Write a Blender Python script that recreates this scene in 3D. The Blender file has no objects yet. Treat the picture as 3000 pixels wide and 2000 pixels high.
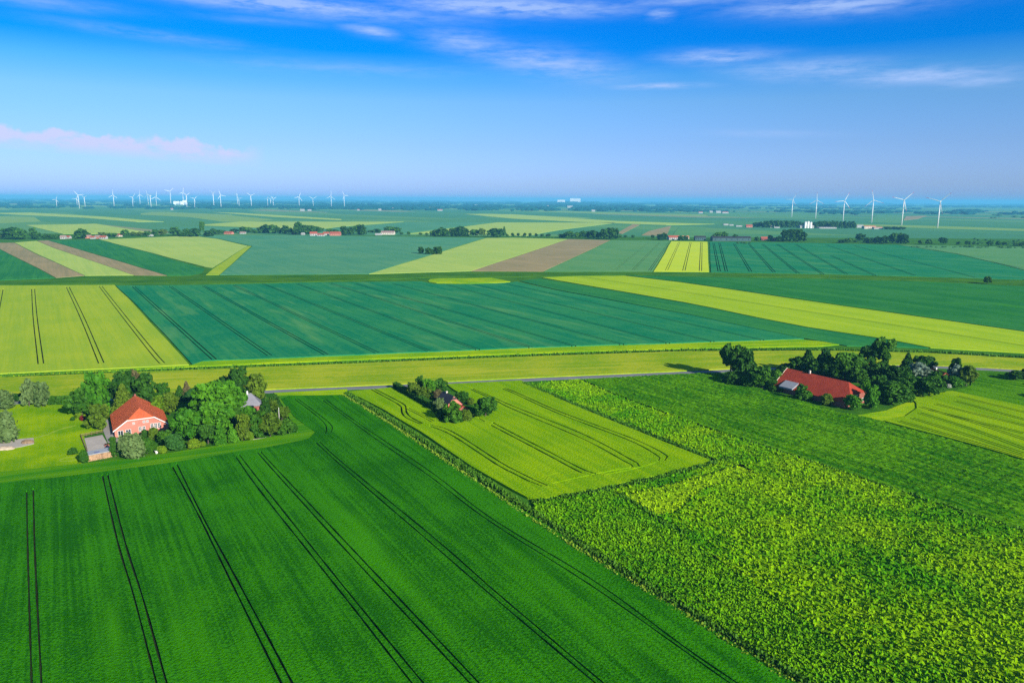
import bpy, bmesh, math, random
import numpy as np
from mathutils import Vector, Matrix, Euler, noise as mnoise
from mathutils.geometry import delaunay_2d_cdt

random.seed(7)
rng = np.random.default_rng(11)
SC = bpy.context.scene
COL = SC.collection
R = math.radians

# ------------------------------------------------------------------ camera
CAM_H = 78.0
FPX = 2125.0                      # focal length in pixels of a 3000 px wide frame
PITCH = math.atan((1000 - 585) / FPX)
ROLL = 0.0053
_F = Vector((0, math.cos(PITCH), -math.sin(PITCH)))
_U0 = Vector((0, math.sin(PITCH), math.cos(PITCH)))
_R0 = Vector((1, 0, 0))
_R = _R0 * math.cos(ROLL) + _U0 * math.sin(ROLL)
_U = _U0 * math.cos(ROLL) - _R0 * math.sin(ROLL)

def G(px, py, z=0.0):
    """point of the flat land surveyed from the photograph"""
    d = _F + _R * ((px - 1500) / FPX) + _U * ((1000 - py) / FPX)
    t = (z - CAM_H) / d.z
    return Vector((d.x * t, d.y * t, z))

def depth(p):
    return (Vector(p) - Vector((0, 0, CAM_H))).dot(_F)

def mpp(p):
    """metres per photo pixel at a point"""
    return depth(p) / FPX

cam_d = bpy.data.cameras.new('camera')
cam = bpy.data.objects.new('camera', cam_d)
COL.objects.link(cam)
m = Matrix((( _R.x, _U.x, -_F.x, 0), (_R.y, _U.y, -_F.y, 0), (_R.z, _U.z, -_F.z, CAM_H), (0, 0, 0, 1)))
cam.matrix_world = m
cam_d.sensor_width = 36
cam_d.lens = 36 * FPX / 3000
cam_d.clip_start = 1
cam_d.clip_end = 120000
SC.camera = cam

# ------------------------------------------------------------------ nodes
def mat_new(name):
    mt = bpy.data.materials.new(name)
    mt.use_nodes = True
    nt = mt.node_tree
    nt.nodes.clear()
    return mt, nt

class N:
    """tiny node builder"""
    def __init__(s, nt): s.nt = nt
    def add(s, t, **kw):
        n = s.nt.nodes.new(t)
        for k, v in kw.items(): setattr(n, k, v)
        return n
    def link(s, a, b): s.nt.links.new(a, b)
    def put(s, sock, v):
        if isinstance(v, bpy.types.NodeSocket): s.link(v, sock)
        else: sock.default_value = v
    def math(s, op, a, b=0.0, c=None, clamp=False):
        n = s.add('ShaderNodeMath', operation=op, use_clamp=clamp)
        s.put(n.inputs[0], a); s.put(n.inputs[1], b)
        if c is not None: s.put(n.inputs[2], c)
        return n.outputs[0]
    def mix(s, f, a, b, blend='MIX'):
        n = s.add('ShaderNodeMix', data_type='RGBA', blend_type=blend)
        s.put(n.inputs[0], f)
        s.put(n.inputs[6], a if not isinstance(a, tuple) else (*a, 1)[:4])
        s.put(n.inputs[7], b if not isinstance(b, tuple) else (*b, 1)[:4])
        return n.outputs[2]
    def noise(s, vec, scale, detail=2.0, rough=0.5):
        n = s.add('ShaderNodeTexNoise')
        s.put(n.inputs['Vector'], vec)
        n.inputs['Scale'].default_value = scale
        n.inputs['Detail'].default_value = detail
        n.inputs['Roughness'].default_value = rough
        return n.outputs['Fac']
    def mapping(s, vec, rot=0.0, sc=(1, 1, 1), loc=(0, 0, 0)):
        n = s.add('ShaderNodeMapping')
        s.put(n.inputs['Vector'], vec)
        n.inputs['Rotation'].default_value = (0, 0, rot)
        n.inputs['Scale'].default_value = sc
        n.inputs['Location'].default_value = loc
        return n.outputs[0]
    def principled(s, col, rough=0.8, spec=0.2, normal=None):
        b = s.add('ShaderNodeBsdfPrincipled')
        s.put(b.inputs['Base Color'], col if not isinstance(col, tuple) else (*col, 1)[:4])
        b.inputs['Roughness'].default_value = rough
        b.inputs['Specular IOR Level'].default_value = spec
        if normal is not None: s.link(normal, b.inputs['Normal'])
        return b.outputs[0]
    def out(s, surf):
        o = s.add('ShaderNodeOutputMaterial')
        s.link(surf, o.inputs['Surface'])
    def bump(s, h, dist=0.1, strength=1.0):
        n = s.add('ShaderNodeBump')
        n.inputs['Strength'].default_value = strength
        n.inputs['Distance'].default_value = dist
        s.link(h, n.inputs['Height'])
        return n.outputs[0]

def crop_mat(name, a, b, ang=0.0, patch=0.9, streak=0.9, grain=0.7, patch_m=35.0, row=2.2, grain_m=0.45, bump=0.25, third=None):
    """standing crop or grass: two colours mixed by field patches, drill-row streaks and leaf grain"""
    mt, nt = mat_new(name); k = N(nt)
    tc = k.add('ShaderNodeNewGeometry').outputs['Position']
    vv = k.add('ShaderNodeVectorRotate', rotation_type='Z_AXIS')
    k.link(tc, vv.inputs['Vector']); vv.inputs['Angle'].default_value = -ang
    v = vv.outputs[0]
    A = k.noise(tc, 1 / patch_m, 3.0, 0.6)
    B = k.noise(k.mapping(v, 0, (0.022 / max(row, .1) * 1.6, 1 / row, 1)), 1.0, 3.0, 0.65)
    B2 = k.noise(k.mapping(v, 0, (0.05 / max(row, .1), 4.2 / row, 1), (31, 7, 0)), 1.0, 1.0)
    Cn = k.noise(tc, 1 / grain_m, 2.0, 0.6)
    f = k.math('MULTIPLY_ADD', k.math('SUBTRACT', A, 0.5), 2.6 * patch, 0.5)
    f = k.math('ADD', f, k.math('MULTIPLY', k.math('SUBTRACT', B, 0.5), 2.4 * streak))
    f = k.math('ADD', f, k.math('MULTIPLY', k.math('SUBTRACT', B2, 0.5), 1.3 * streak))
    f = k.math('ADD', f, k.math('MULTIPLY', k.math('SUBTRACT', Cn, 0.5), 2.2 * grain), clamp=True)
    col = k.mix(f, a, b)
    if third:
        T = k.noise(k.mapping(v, 0, (0.012, 0.09, 1), (3, 91, 0)), 1.0, 3.0, 0.6)
        col = k.mix(k.math('MULTIPLY', k.math('SUBTRACT', T, 0.54), 5.0, clamp=True), col, third)
    h = k.math('ADD', k.math('MULTIPLY', Cn, 0.8), k.math('MULTIPLY', B2, 0.6))
    k.out(k.principled(col, 1.0, 0.0, k.bump(h, bump)))
    return mt

def plain_mat(name, col, rough=0.8, spec=0.2, var=0.25, sc=1.5, metallic=0.0, bump=0.0):
    mt, nt = mat_new(name); k = N(nt)
    tc = k.add('ShaderNodeTexCoord').outputs['Object']
    n1 = k.noise(tc, sc, 4.0, 0.6)
    n2 = k.noise(tc, sc * 0.17, 3.0, 0.6)
    f = k.math('MULTIPLY_ADD', k.math('ADD', n1, n2), 1.6, -1.1, clamp=True)
    d = tuple(c * (1 - var) for c in col); e = tuple(min(1, c * (1 + var)) for c in col)
    nm = k.bump(n1, bump) if bump else None
    k.out(k.principled(k.mix(f, d, e), rough, spec, nm))
    return mt

def leaf_mat(name, a, b, trans=0.30):
    mt, nt = mat_new(name); k = N(nt)
    tc = k.add('ShaderNodeTexCoord').outputs['Object']
    oi = k.add('ShaderNodeObjectInfo')
    n1 = k.noise(tc, 5.0, 3.0, 0.6)
    f = k.math('MULTIPLY_ADD', k.math('SUBTRACT', n1, 0.5), 2.4, 0.5)
    f = k.math('ADD', f, k.math('MULTIPLY', k.math('SUBTRACT', oi.outputs['Random'], 0.5), 0.6), clamp=True)
    col = k.mix(f, a, b)
    p = k.principled(col, 0.65, 0.15)
    t = k.add('ShaderNodeBsdfTranslucent'); k.link(col, t.inputs[0])
    ms = k.add('ShaderNodeMixShader'); ms.inputs[0].default_value = trans
    k.link(p, ms.inputs[1]); k.link(t.outputs[0], ms.inputs[2])
    k.out(ms.outputs[0])
    return mt

# ------------------------------------------------------------------ objects
def tag(o, label, cat, group=None, kind=None):
    o['label'] = label; o['category'] = cat
    if group: o['group'] = group
    if kind: o['kind'] = kind
    return o

def mesh_obj(name, verts, faces, mats, parent=None, mi=None, smooth=False):
    me = bpy.data.meshes.new(name)
    me.from_pydata([tuple(v) for v in verts], [], faces)
    if not isinstance(mats, (list, tuple)): mats = [mats]
    for q in mats: me.materials.append(q)
    if mi is not None: me.polygons.foreach_set('material_index', mi)
    if smooth: me.polygons.foreach_set('use_smooth', [True] * len(me.polygons))
    me.update()
    o = bpy.data.objects.new(name, me)
    COL.objects.link(o)
    if parent: o.parent = parent
    return o

def bm_obj(name, bm, mats, parent=None, smooth=False):
    me = bpy.data.meshes.new(name)
    bmesh.ops.recalc_face_normals(bm, faces=bm.faces)
    bm.to_mesh(me); bm.free()
    if not isinstance(mats, (list, tuple)): mats = [mats]
    for q in mats: me.materials.append(q)
    if smooth: me.polygons.foreach_set('use_smooth', [True] * len(me.polygons))
    o = bpy.data.objects.new(name, me)
    COL.objects.link(o)
    if parent: o.parent = parent
    return o

def root(name, loc, rz, label, cat, group=None):
    o = bpy.data.objects.new(name, None)
    o.empty_display_size = 0.5
    COL.objects.link(o)
    o.location = loc; o.rotation_euler = (0, 0, rz)
    return tag(o, label, cat, group)

def box(bm, x0, x1, y0, y1, z0, z1):
    vs = [bm.verts.new(p) for p in ((x0, y0, z0), (x1, y0, z0), (x1, y1, z0), (x0, y1, z0), (x0, y0, z1), (x1, y0, z1), (x1, y1, z1), (x0, y1, z1))]
    for f in ((3, 2, 1, 0), (4, 5, 6, 7), (0, 1, 5, 4), (1, 2, 6, 5), (2, 3, 7, 6), (3, 0, 4, 7)):
        bm.faces.new([vs[i] for i in f])
    return vs

def tube(bm, p0, p1, r0, r1, n=8, caps=True):
    p0, p1 = Vector(p0), Vector(p1)
    ax = (p1 - p0).normalized()
    s = ax.orthogonal().normalized(); t = ax.cross(s)
    a = [bm.verts.new(p0 + (s * math.cos(2 * math.pi * i / n) + t * math.sin(2 * math.pi * i / n)) * r0) for i in range(n)]
    b = [bm.verts.new(p1 + (s * math.cos(2 * math.pi * i / n) + t * math.sin(2 * math.pi * i / n)) * r1) for i in range(n)]
    for i in range(n): bm.faces.new((a[i], a[(i + 1) % n], b[(i + 1) % n], b[i]))
    if caps: bm.faces.new(a[::-1]); bm.faces.new(b)

ORD = ['first', 'second', 'third', 'fourth', 'fifth', 'sixth', 'seventh', 'eighth', 'ninth', 'tenth', 'eleventh', 'twelfth', 'thirteenth',
       'fourteenth', 'fifteenth', 'sixteenth', 'seventeenth', 'eighteenth', 'nineteenth', 'twentieth']
TENS = ['', '', 'twenty', 'thirty', 'forty', 'fifty', 'sixty', 'seventy']
TENTH = ['', '', 'twentieth', 'thirtieth', 'fortieth', 'fiftieth', 'sixtieth', 'seventieth']
def ordinal(i):      # 0 -> first
    n = i + 1
    if n <= 20: return ORD[n - 1]
    return TENTH[n // 10] if n % 10 == 0 else TENS[n // 10] + '-' + ORD[n % 10 - 1]

# ------------------------------------------------------------------ fields
def area2(p):
    return sum(p[i][0] * p[(i + 1) % len(p)][1] - p[(i + 1) % len(p)][0] * p[i][1] for i in range(len(p)))
def ccw(p):
    return p if area2(p) > 0 else p[::-1]

def smooth_line(pts, step=6.0):
    """Catmull-Rom through ground points"""
    P = [Vector((p[0], p[1])) for p in pts]
    if len(P) < 3: return P
    out = []
    for i in range(len(P) - 1):
        a = P[i - 1] if i else P[0] * 2 - P[1]
        b, c = P[i], P[i + 1]
        d = P[i + 2] if i + 2 < len(P) else P[-1] * 2 - P[-2]
        n = max(1, min(40, int((c - b).length / step)))
        for j in range(n):
            t = j / n
            out.append(0.5 * ((2 * b) + (c - a) * t + (2 * a - 5 * b + 4 * c - d) * t * t + (3 * b - a - 3 * c + d) * t ** 3))
    out.append(P[-1])
    return out

def ribbon(line, w, off=0.0, jit=0.0):
    L, Rr = [], []
    for i, p in enumerate(line):
        t = (line[min(i + 1, len(line) - 1)] - line[max(i - 1, 0)]).normalized()
        n = Vector((-t.y, t.x))
        ww = w * (1 + random.uniform(-jit, jit))
        L.append(p + n * (off + ww / 2)); Rr.append(p + n * (off - ww / 2))
    return L + Rr[::-1]

def gp(pts):
    return [Vector(G(*p)[:2]) for p in pts]

def wavy(P, step=9.0, amp=.55, sc=13.0):
    """break up ruler-straight borders: neighbours share the same wobble because it depends on place only"""
    out = []
    for a, b in zip(P, P[1:] + P[:1]):
        ln = (b - a).length
        n = max(1, min(60, int(ln / step)))
        for i in range(n):
            q = a + (b - a) * (i / n)
            f = amp * (1 + min(3.0, q.length / 500))
            s_ = sc * (1 + q.length / 300)
            v = mnoise.noise_vector(Vector((q.x / s_, q.y / s_, 3.3)))
            out.append(q + Vector((v.x, v.y)) * f)
    return out

def track(pts, w=0.5):               # one wheel track
    return [ribbon(smooth_line(gp(pts), 2.5), w, 0, 0.30)]
def pair(pts, gauge=1.9, w=0.5):     # both wheel tracks of a tramline
    l = smooth_line(gp(pts))
    return [ribbon(l, w, gauge / 2, 0.1), ribbon(l, w, -gauge / 2, 0.1)]

def row_ang(p, q):
    d = G(*q) - G(*p)
    return math.atan2(d.y, d.x)

def field(name, label, poly, height, mat, lines=(), holes=(), soil=None, cat='field', world=False, kind='structure', base=0.0):
    """a standing crop: its top surface, its sides, and the bare wheel tracks cut down into it"""
    P = ccw([Vector(p) for p in poly] if world else wavy(gp(poly)))
    polys = [P] + [ccw(h if world else wavy(gp(h))) for h in holes] + [ccw(list(r)) for l in lines for r in l]
    nh = len(holes)
    vs, fs = [], []
    for q in polys:
        i = len(vs); vs += q; fs.append(list(range(i, i + len(q))))
    o = sum(vs, Vector((0, 0))) / len(vs)
    V, E, Fc, _, _, of = delaunay_2d_cdt([v - o for v in vs], [], fs, 0, 1e-4, True)
    verts = [(v.x, v.y, base + height) for v in V]
    n0 = len(verts)
    verts += [(v.x, v.y, base + 0.03) for v in V]
    faces, mi, edge = [], [], {}
    for f, ids in zip(Fc, of):
        ids = set(ids)
        if 0 not in ids: continue
        if ids & set(range(1, 1 + nh)): continue
        if len(ids) > 1:
            faces.append([n0 + i for i in f]); mi.append(1); continue
        faces.append(list(f)); mi.append(0)
        for i in range(len(f)):
            edge[(f[i], f[(i + 1) % len(f)])] = 1
    for (a, b) in list(edge):
        if (b, a) not in edge:
            faces.append([b, a, n0 + a, n0 + b]); mi.append(0)
    me_m = [mat, soil or SOIL]
    ob = mesh_obj(name, verts, faces, me_m, None, mi)
    ob.location = (o.x, o.y, 0)
    # textures use object space: shift by location keeps it local, that is fine
    return tag(ob, label, cat, None, kind)

def pip(poly, X, Y):
    """vectorised point in polygon"""
    ins = np.zeros(X.shape, bool)
    n = len(poly)
    for i in range(n):
        x0, y0 = poly[i]; x1, y1 = poly[(i + 1) % n]
        c = ((y0 > Y) != (y1 > Y))
        with np.errstate(divide='ignore', invalid='ignore'):
            xi = (x1 - x0) * (Y - y0) / (y1 - y0 + 1e-12) + x0
        ins ^= c & (X < xi)
    return ins

def vnoise(X, Y, s, seed):
    """smooth value noise with numpy"""
    r = np.random.default_rng(seed)
    T = r.random((256, 256))
    x, y = X / s + 1000, Y / s + 1000
    xi, yi = np.floor(x).astype(int), np.floor(y).astype(int)
    fx, fy = x - xi, y - yi
    fx = fx * fx * (3 - 2 * fx); fy = fy * fy * (3 - 2 * fy)
    t = lambda a, b: T[a % 256, b % 256]
    return (t(xi, yi) * (1 - fx) + t(xi + 1, yi) * fx) * (1 - fy) + (t(xi, yi + 1) * (1 - fx) + t(xi + 1, yi + 1) * fx) * fy

def blades_np(px, py, pz, size, tilt, stretch=1.0, dirang=None):
    """leaf-sized quads standing at the given points; returns verts, faces"""
    n = len(px)
    a = rng.uniform(0, 2 * np.pi, n) if dirang is None else dirang + rng.normal(0, 0.5, n)
    t = rng.normal(0, tilt, n)
    ux, uy = np.cos(a), np.sin(a)
    # width direction (horizontal), height direction (leaning)
    hx, hy, hz = -uy * np.sin(t), ux * np.sin(t), np.cos(t)
    s = size * rng.uniform(0.6, 1.4, n)
    V = np.empty((n, 4, 3))
    w = s * 0.5
    for k, (sa, sb) in enumerate(((-1, 0), (1, 0), (0.55, 1), (-0.55, 1))):
        V[:, k, 0] = px + ux * w * sa + hx * s * sb * stretch
        V[:, k, 1] = py + uy * w * sa + hy * s * sb * stretch
        V[:, k, 2] = pz + hz * s * sb * stretch
    return V.reshape(-1, 3), np.arange(4 * n).reshape(n, 4)

def np_mesh(name, V, F4, mats, mi=None):
    me = bpy.data.meshes.new(name)
    me.vertices.add(len(V)); me.vertices.foreach_set('co', V.astype(np.float32).ravel())
    me.loops.add(F4.size); me.loops.foreach_set('vertex_index', F4.astype(np.int32).ravel())
    me.polygons.add(len(F4))
    me.polygons.foreach_set('loop_start', np.arange(0, F4.size, 4, dtype=np.int32))
    for q in (mats if isinstance(mats, (list, tuple)) else [mats]): me.materials.append(q)
    if mi is not None: me.polygons.foreach_set('material_index', np.asarray(mi, np.int32))
    me.update(calc_edges=True); me.validate()
    o = bpy.data.objects.new(name, me); COL.objects.link(o)
    return o

def rough_field(name, label, poly, step, amp, clump, n_leaf, leaf, mat, seed, holes=(), lean=None, cat='field', kind='structure', base=0.25):
    """uneven leafy crop: a lumpy canopy with thousands of leaves standing out of it"""
    P = gp(poly)
    xs = [p.x for p in P]; ys = [p.y for p in P]
    gx = np.arange(min(xs), max(xs), step); gy = np.arange(min(ys), max(ys), step)
    X, Y = np.meshgrid(gx, gy, indexing='ij')
    jx = rng.uniform(-.3, .3, X.shape) * step; jy = rng.uniform(-.3, .3, X.shape) * step
    X = X + jx; Y = Y + jy
    if lean is not None:
        U_ = X * math.cos(lean) + Y * math.sin(lean); V_ = -X * math.sin(lean) + Y * math.cos(lean)
    else: U_, V_ = X, Y
    st = 2.4 if lean is not None else 1.0
    big = vnoise(U_, V_, clump * 6, seed + 5)
    n1 = np.abs(vnoise(U_ / st, V_, clump, seed) * 2 - 1)
    n2 = vnoise(U_ / st, V_, clump * 0.45, seed + 1)
    H = base + amp * ((1 - n1) * 0.75 + n2 * 0.45) * (0.75 + 0.5 * big)
    ins = pip([(p.x, p.y) for p in P], X, Y)
    for h in holes: ins &= ~pip([(p.x, p.y) for p in gp(h)], X, Y)
    idx = -np.ones(X.shape, int)
    q = ins[:-1, :-1] & ins[1:, :-1] & ins[1:, 1:] & ins[:-1, 1:]
    used = np.zeros(X.shape, bool)
    for a, b in ((0, 0), (1, 0), (1, 1), (0, 1)):
        used[a:X.shape[0] - 1 + a, b:X.shape[1] - 1 + b] |= q
    idx[used] = np.arange(used.sum())
    V = np.stack([X[used], Y[used], H[used]], 1)
    I, J = np.nonzero(q)
    F = np.stack([idx[I, J], idx[I + 1, J], idx[I + 1, J + 1], idx[I, J + 1]], 1)
    if n_leaf:
        pick = rng.integers(0, len(V), n_leaf * 3)
        d = np.hypot(V[pick, 0], V[pick, 1])
        keep = rng.random(len(pick)) < np.clip((130 / d) ** 1.6, 0.08, 1)
        pick = pick[keep][:n_leaf]
        bx = V[pick, 0] + rng.normal(0, .3, len(pick)); by = V[pick, 1] + rng.normal(0, .3, len(pick))
        BV, BF = blades_np(bx, by, V[pick, 2] - 0.05, leaf, 1.15)
        F = np.concatenate([F, BF + len(V)]); V = np.concatenate([V, BV])
    o = np_mesh(name, V, F, mat)
    return tag(o, label, cat, None, kind)

def verge_plants(name, label, pts, width, height, dens, mat, size=0.45, cat='plants'):
    """reeds and weeds growing along a ditch, uncountable"""
    l = smooth_line(gp(pts), 8.0)
    px, py, pz, sz = [], [], [], []
    for a, b in zip(l[:-1], l[1:]):
        d = b - a; ln = d.length
        if ln < 1e-4: continue
        n = Vector((-d.y, d.x)) / ln
        cnt = int(ln * width * dens)
        if cnt < 1: continue
        t = rng.random(cnt); s = rng.normal(0, .32, cnt).clip(-.75, .75)
        x = a.x + d.x * t + n.x * s * width; y = a.y + d.y * t + n.y * s * width
        px.append(x); py.append(y)
        cl = vnoise(x, y, 2.3, 77)
        pz.append(np.maximum(0.0, height * (1 - (s / .6) ** 2) * (0.25 + 0.9 * cl) * rng.random(cnt)))
    px, py, pz = map(np.concatenate, (px, py, pz))
    V, F = blades_np(px, py, pz, size, 0.5, 1.3)
    o = np_mesh(name, V, F, mat)
    return tag(o, label, cat, None, 'stuff')
# ------------------------------------------------------------------ ground materials
A0 = row_ang((1000, 1212), (1425, 1528))          # drill rows of the near fields
AY = row_ang((1434, 1246), (1704, 1388))
A1 = row_ang((198, 842), (297, 1066))
A2 = row_ang((515, 850), (790, 1040))
A4 = row_ang((2000, 858), (3000, 1015))
AQ = row_ang((2404, 1363), (3000, 1558))
AZ = row_ang((2693, 1195), (3000, 1292))

SOIL = plain_mat('track_soil', (0.020, 0.030, 0.010), 1.0, 0.0, 0.5, 0.8)
M_wheat = crop_mat('wheat_green', (0.012, 0.112, 0.002), (0.034, 0.215, 0.002), A0, 1.0, 1.2, 1.7, 28, 2.2, 0.5, 0.3, third=(0.043, 0.246, 0.002))
M_barley = crop_mat('barley_lime', (0.142, 0.317, 0.001), (0.246, 0.417, 0.001), AY, 0.9, 1.1, 1.0, 26, 2.0, 0.6, 0.3)
M_rough = crop_mat('leafy_crop', (0.053, 0.226, 0.002), (0.207, 0.379, 0.002), AQ, 1.2, 0.3, 1.2, 26, 3.0, 0.7, 0.2)
M_roughg = crop_mat('leafy_crop_green', (0.046, 0.201, 0.003), (0.155, 0.348, 0.003), A0, 1.0, 0.5, 1.1, 18, 3.0, 0.6, 0.2)
M_roughy = crop_mat('leafy_crop_yellow', (0.168, 0.344, 0.004), (0.280, 0.446, 0.004), AQ, 0.8, 0.3, 1.0, 20, 3.0, 0.7, 0.2)
M_pasture = crop_mat('long_grass', (0.02, 0.12, 0.002), (0.105, 0.285, 0.003), AQ, 0.8, 1.2, 1.0, 30, 1.6, 0.8, 0.3)
M_lawn = crop_mat('lawn', (0.124, 0.293, 0.001), (0.276, 0.425, 0.001), A0, 1.3, 0.3, 0.7, 16, 2.0, 0.8, 0.08)
M_head = crop_mat('headland', (0.032, 0.198, 0.004), (0.108, 0.286, 0.003), row_ang((0, 1405), (650, 1320)), 0.9, 1.3, 0.5, 40, 4.0, 0.5, 0.2)
M_lime = crop_mat('lime_grass', (0.150, 0.363, 0.005), (0.348, 0.484, 0.003), row_ang((600, 1060), (2000, 1008)), 1.0, 1.2, 0.4, 22, 3.0, 0.6, 0.2)
M_meadow = crop_mat('mown_meadow', (0.196, 0.333, 0.010), (0.352, 0.416, 0.021), row_ang((1000, 1090), (1600, 1070)), 1.2, 1.2, 0.8, 24, 3.0, 1.6, 0.15, third=(0.431, 0.461, 0.035))
M_grass = crop_mat('rough_grass', (0.030, 0.135, 0.012), (0.080, 0.210, 0.012), row_ang((1000, 1065), (1600, 1042)), 1.0, 0.9, 0.6, 30, 4.0, 0.6, 0.2)
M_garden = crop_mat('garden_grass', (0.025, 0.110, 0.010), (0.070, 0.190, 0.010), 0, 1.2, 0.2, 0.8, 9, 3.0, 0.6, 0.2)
M_far_lime = crop_mat('light_corn', (0.264, 0.408, 0.027), (0.356, 0.465, 0.027), A1, 0.8, 0.9, 0.7, 45, 4.0, 2.0, 0.1)
M_teal = crop_mat('blue_green_corn', (0.010, 0.188, 0.080), (0.036, 0.239, 0.080), A2, 1.0, 1.1, 1.0, 45, 5.0, 2.6, 0.1, third=(0.094, 0.289, 0.093))
M_teal2 = crop_mat('green_corn', (0.020, 0.172, 0.050), (0.042, 0.230, 0.050), A2, 0.9, 1.2, 0.9, 60, 5.0, 3.0, 0.1)
M_strip = crop_mat('yellow_corn', (0.281, 0.449, 0.015), (0.379, 0.524, 0.020), A4, 0.8, 1.4, 0.7, 50, 5.0, 2.4, 0.1)
M_green5 = crop_mat('dark_green_corn', (0.018, 0.162, 0.033), (0.040, 0.213, 0.043), A4, 1.1, 1.3, 0.9, 50, 6.0, 3.0, 0.1, third=(0.044, 0.246, 0.019))
M_zfield = crop_mat('striped_corn', (0.160, 0.323, 0.002), (0.256, 0.414, 0.002), AZ, 0.8, 1.4, 0.8, 26, 2.6, 0.7, 0.2)
M_brown = crop_mat('ploughed_earth', (0.27, 0.235, 0.115), (0.36, 0.285, 0.14), A2, 1.0, 1.1, 0.8, 60, 6.0, 4.0, 0.1)
M_farteal = crop_mat('far_blue_green', (0.068, 0.26, 0.135), (0.11, 0.3, 0.14), A2, 1.0, 1.0, 0.9, 90, 9.0, 6.0, 0.05)
M_farmid = crop_mat('far_green', (0.088, 0.270, 0.094), (0.132, 0.305, 0.099), A2, 1.0, 1.0, 0.9, 90, 9.0, 6.0, 0.05)
M_farpale = crop_mat('far_pale', (0.33, 0.48, 0.1), (0.41, 0.53, 0.11), A2, 1.0, 1.1, 0.8, 90, 9.0, 6.0, 0.05)
M_rape = crop_mat('bright_corn', (0.46, 0.6, 0.03), (0.56, 0.66, 0.03), A2, 0.6, 0.8, 0.2, 60, 6.0, 1.0, 0.05)
M_reed = leaf_mat('reed_leaves', (0.034, 0.135, 0.005), (0.090, 0.230, 0.008), 0.2)
M_reedlit = leaf_mat('grass_leaves', (0.120, 0.260, 0.010), (0.230, 0.330, 0.020), 0.15)

def ground_mat():
    """base land: rough grass near, a patchwork of meadows and corn towards the horizon"""
    mt, nt = mat_new('farmland'); k = N(nt)
    pos = k.add('ShaderNodeNewGeometry').outputs['Position']
    vr = k.add('ShaderNodeVectorRotate', rotation_type='Z_AXIS'); k.link(pos, vr.inputs['Vector']); vr.inputs['Angle'].default_value = -A2
    vo = k.add('ShaderNodeTexVoronoi', voronoi_dimensions='2D'); vo.inputs['Scale'].default_value = 1.0
    k.link(k.mapping(vr.outputs[0], 0, (1 / 900, 1 / 230, 1)), vo.inputs['Vector'])
    sep = k.add('ShaderNodeSeparateColor'); k.link(vo.outputs['Color'], sep.inputs[0])
    r = k.add('ShaderNodeValToRGB'); k.link(sep.outputs[0], r.inputs[0])
    cr = r.color_ramp; cr.interpolation = 'CONSTANT'
    cols = [(0, (0.08, 0.27, 0.14)), (0.25, (0.15, 0.34, 0.13)), (0.45, (0.10, 0.29, 0.13)), (0.65, (0.29, 0.45, 0.12)), (0.78, (0.08, 0.26, 0.14)), (0.93, (0.34, 0.33, 0.18))]
    cr.elements[0].position, cr.elements[0].color = 0, (*cols[0][1], 1)
    cr.elements[1].position, cr.elements[1].color = cols[1][0], (*cols[1][1], 1)
    for p, c in cols[2:]:
        e = cr.elements.new(p); e.color = (*c, 1)
    n = k.noise(pos, 1 / 25, 4, 0.6)
    near = k.mix(k.math('MULTIPLY_ADD', k.math('SUBTRACT', n, .5), 3, .5, clamp=True), (0.030, 0.135, 0.014), (0.075, 0.205, 0.014))
    far = k.mix(0.30, r.outputs[0], near)
    sx = k.add('ShaderNodeSeparateXYZ'); k.link(pos, sx.inputs[0])
    f = k.math('GREATER_THAN', sx.outputs[1], G(1500, 692).y)
    k.out(k.principled(k.mix(f, near, far), 1.0, 0.0))
    return mt

def sheet(name, label, x0, x1, y0, y1, z, mat, cat):
    o = mesh_obj(name, [(x0, y0, z), (x1, y0, z), (x1, y1, z), (x0, y1, z)], [(0, 1, 2, 3)], mat)
    return tag(o, label, cat, None, 'structure')
sheet('ground', 'flat green farmland stretching from under the drone to the horizon', -22000, 22000, -400, 32000, 0.0, ground_mat(), 'ground')

# ------------------------------------------------------------------ near fields
Wp = [(-500, 1452), (0, 1420), (300, 1388), (520, 1356), (700, 1328), (770, 1316), (905, 1290), (925, 1270), (860, 1225), (822, 1172), (845, 1162),
      (1010, 1160), (1089, 1209), (1217, 1292), (1344, 1378), (1469, 1462), (1723, 1628), (2000, 1796), (2340, 2010), (2760, 2270), (2900, 2420), (-900, 2420)]
W_lines = [
 [(79, 1441), (80, 1520), (83, 1648), (93.5, 2000), (104, 2300)], [(98, 1435), (100, 1520), (104, 1648), (122, 2000), (138, 2300)],
 [(300, 1395), (344, 1588), (393, 1754), (457, 2000), (540, 2300)], [(315, 1392), (368, 1597), (419, 1758), (487, 2000), (580, 2300)],
 [(504, 1369), (578, 1507), (680, 1716), (820, 2000), (970, 2300)], [(518, 1362), (595, 1520), (701, 1716), (852, 2000), (1008, 2300)],
 [(691, 1342), (760, 1440), (1000, 1743), (1200, 2000), (1440, 2300)], [(700, 1335), (785, 1445), (1000, 1716), (1233, 2000), (1480, 2300)],
 [(755, 1329), (772, 1350), (1000, 1603), (1368, 2000), (1640, 2300)], [(764, 1326), (784, 1350), (1000, 1580), (1395, 2000), (1675, 2300)],
 [(925, 1300), (1000, 1369), (1255, 1590), (1425, 1738), (1733, 2000), (2090, 2300)], [(935, 1297), (1000, 1357), (1270, 1580), (1446, 1735), (1757, 2000), (2120, 2300)],
 [(945, 1176), (1000, 1216), (1102, 1291), (1255, 1397), (1425, 1526), (1720, 1714), (2000, 1911), (2125, 2000), (2560, 2300)],
 [(953, 1173), (1000, 1209), (1106, 1282), (1270, 1393), (1440, 1524), (1735, 1705), (2000, 1899), (2146, 2000), (2590, 2300)],
 [(862, 1172), (915, 1212), (950, 1243), (957, 1260), (953, 1275)], [(870, 1170), (925, 1211), (965, 1243), (974, 1258), (968, 1273)]]
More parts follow.
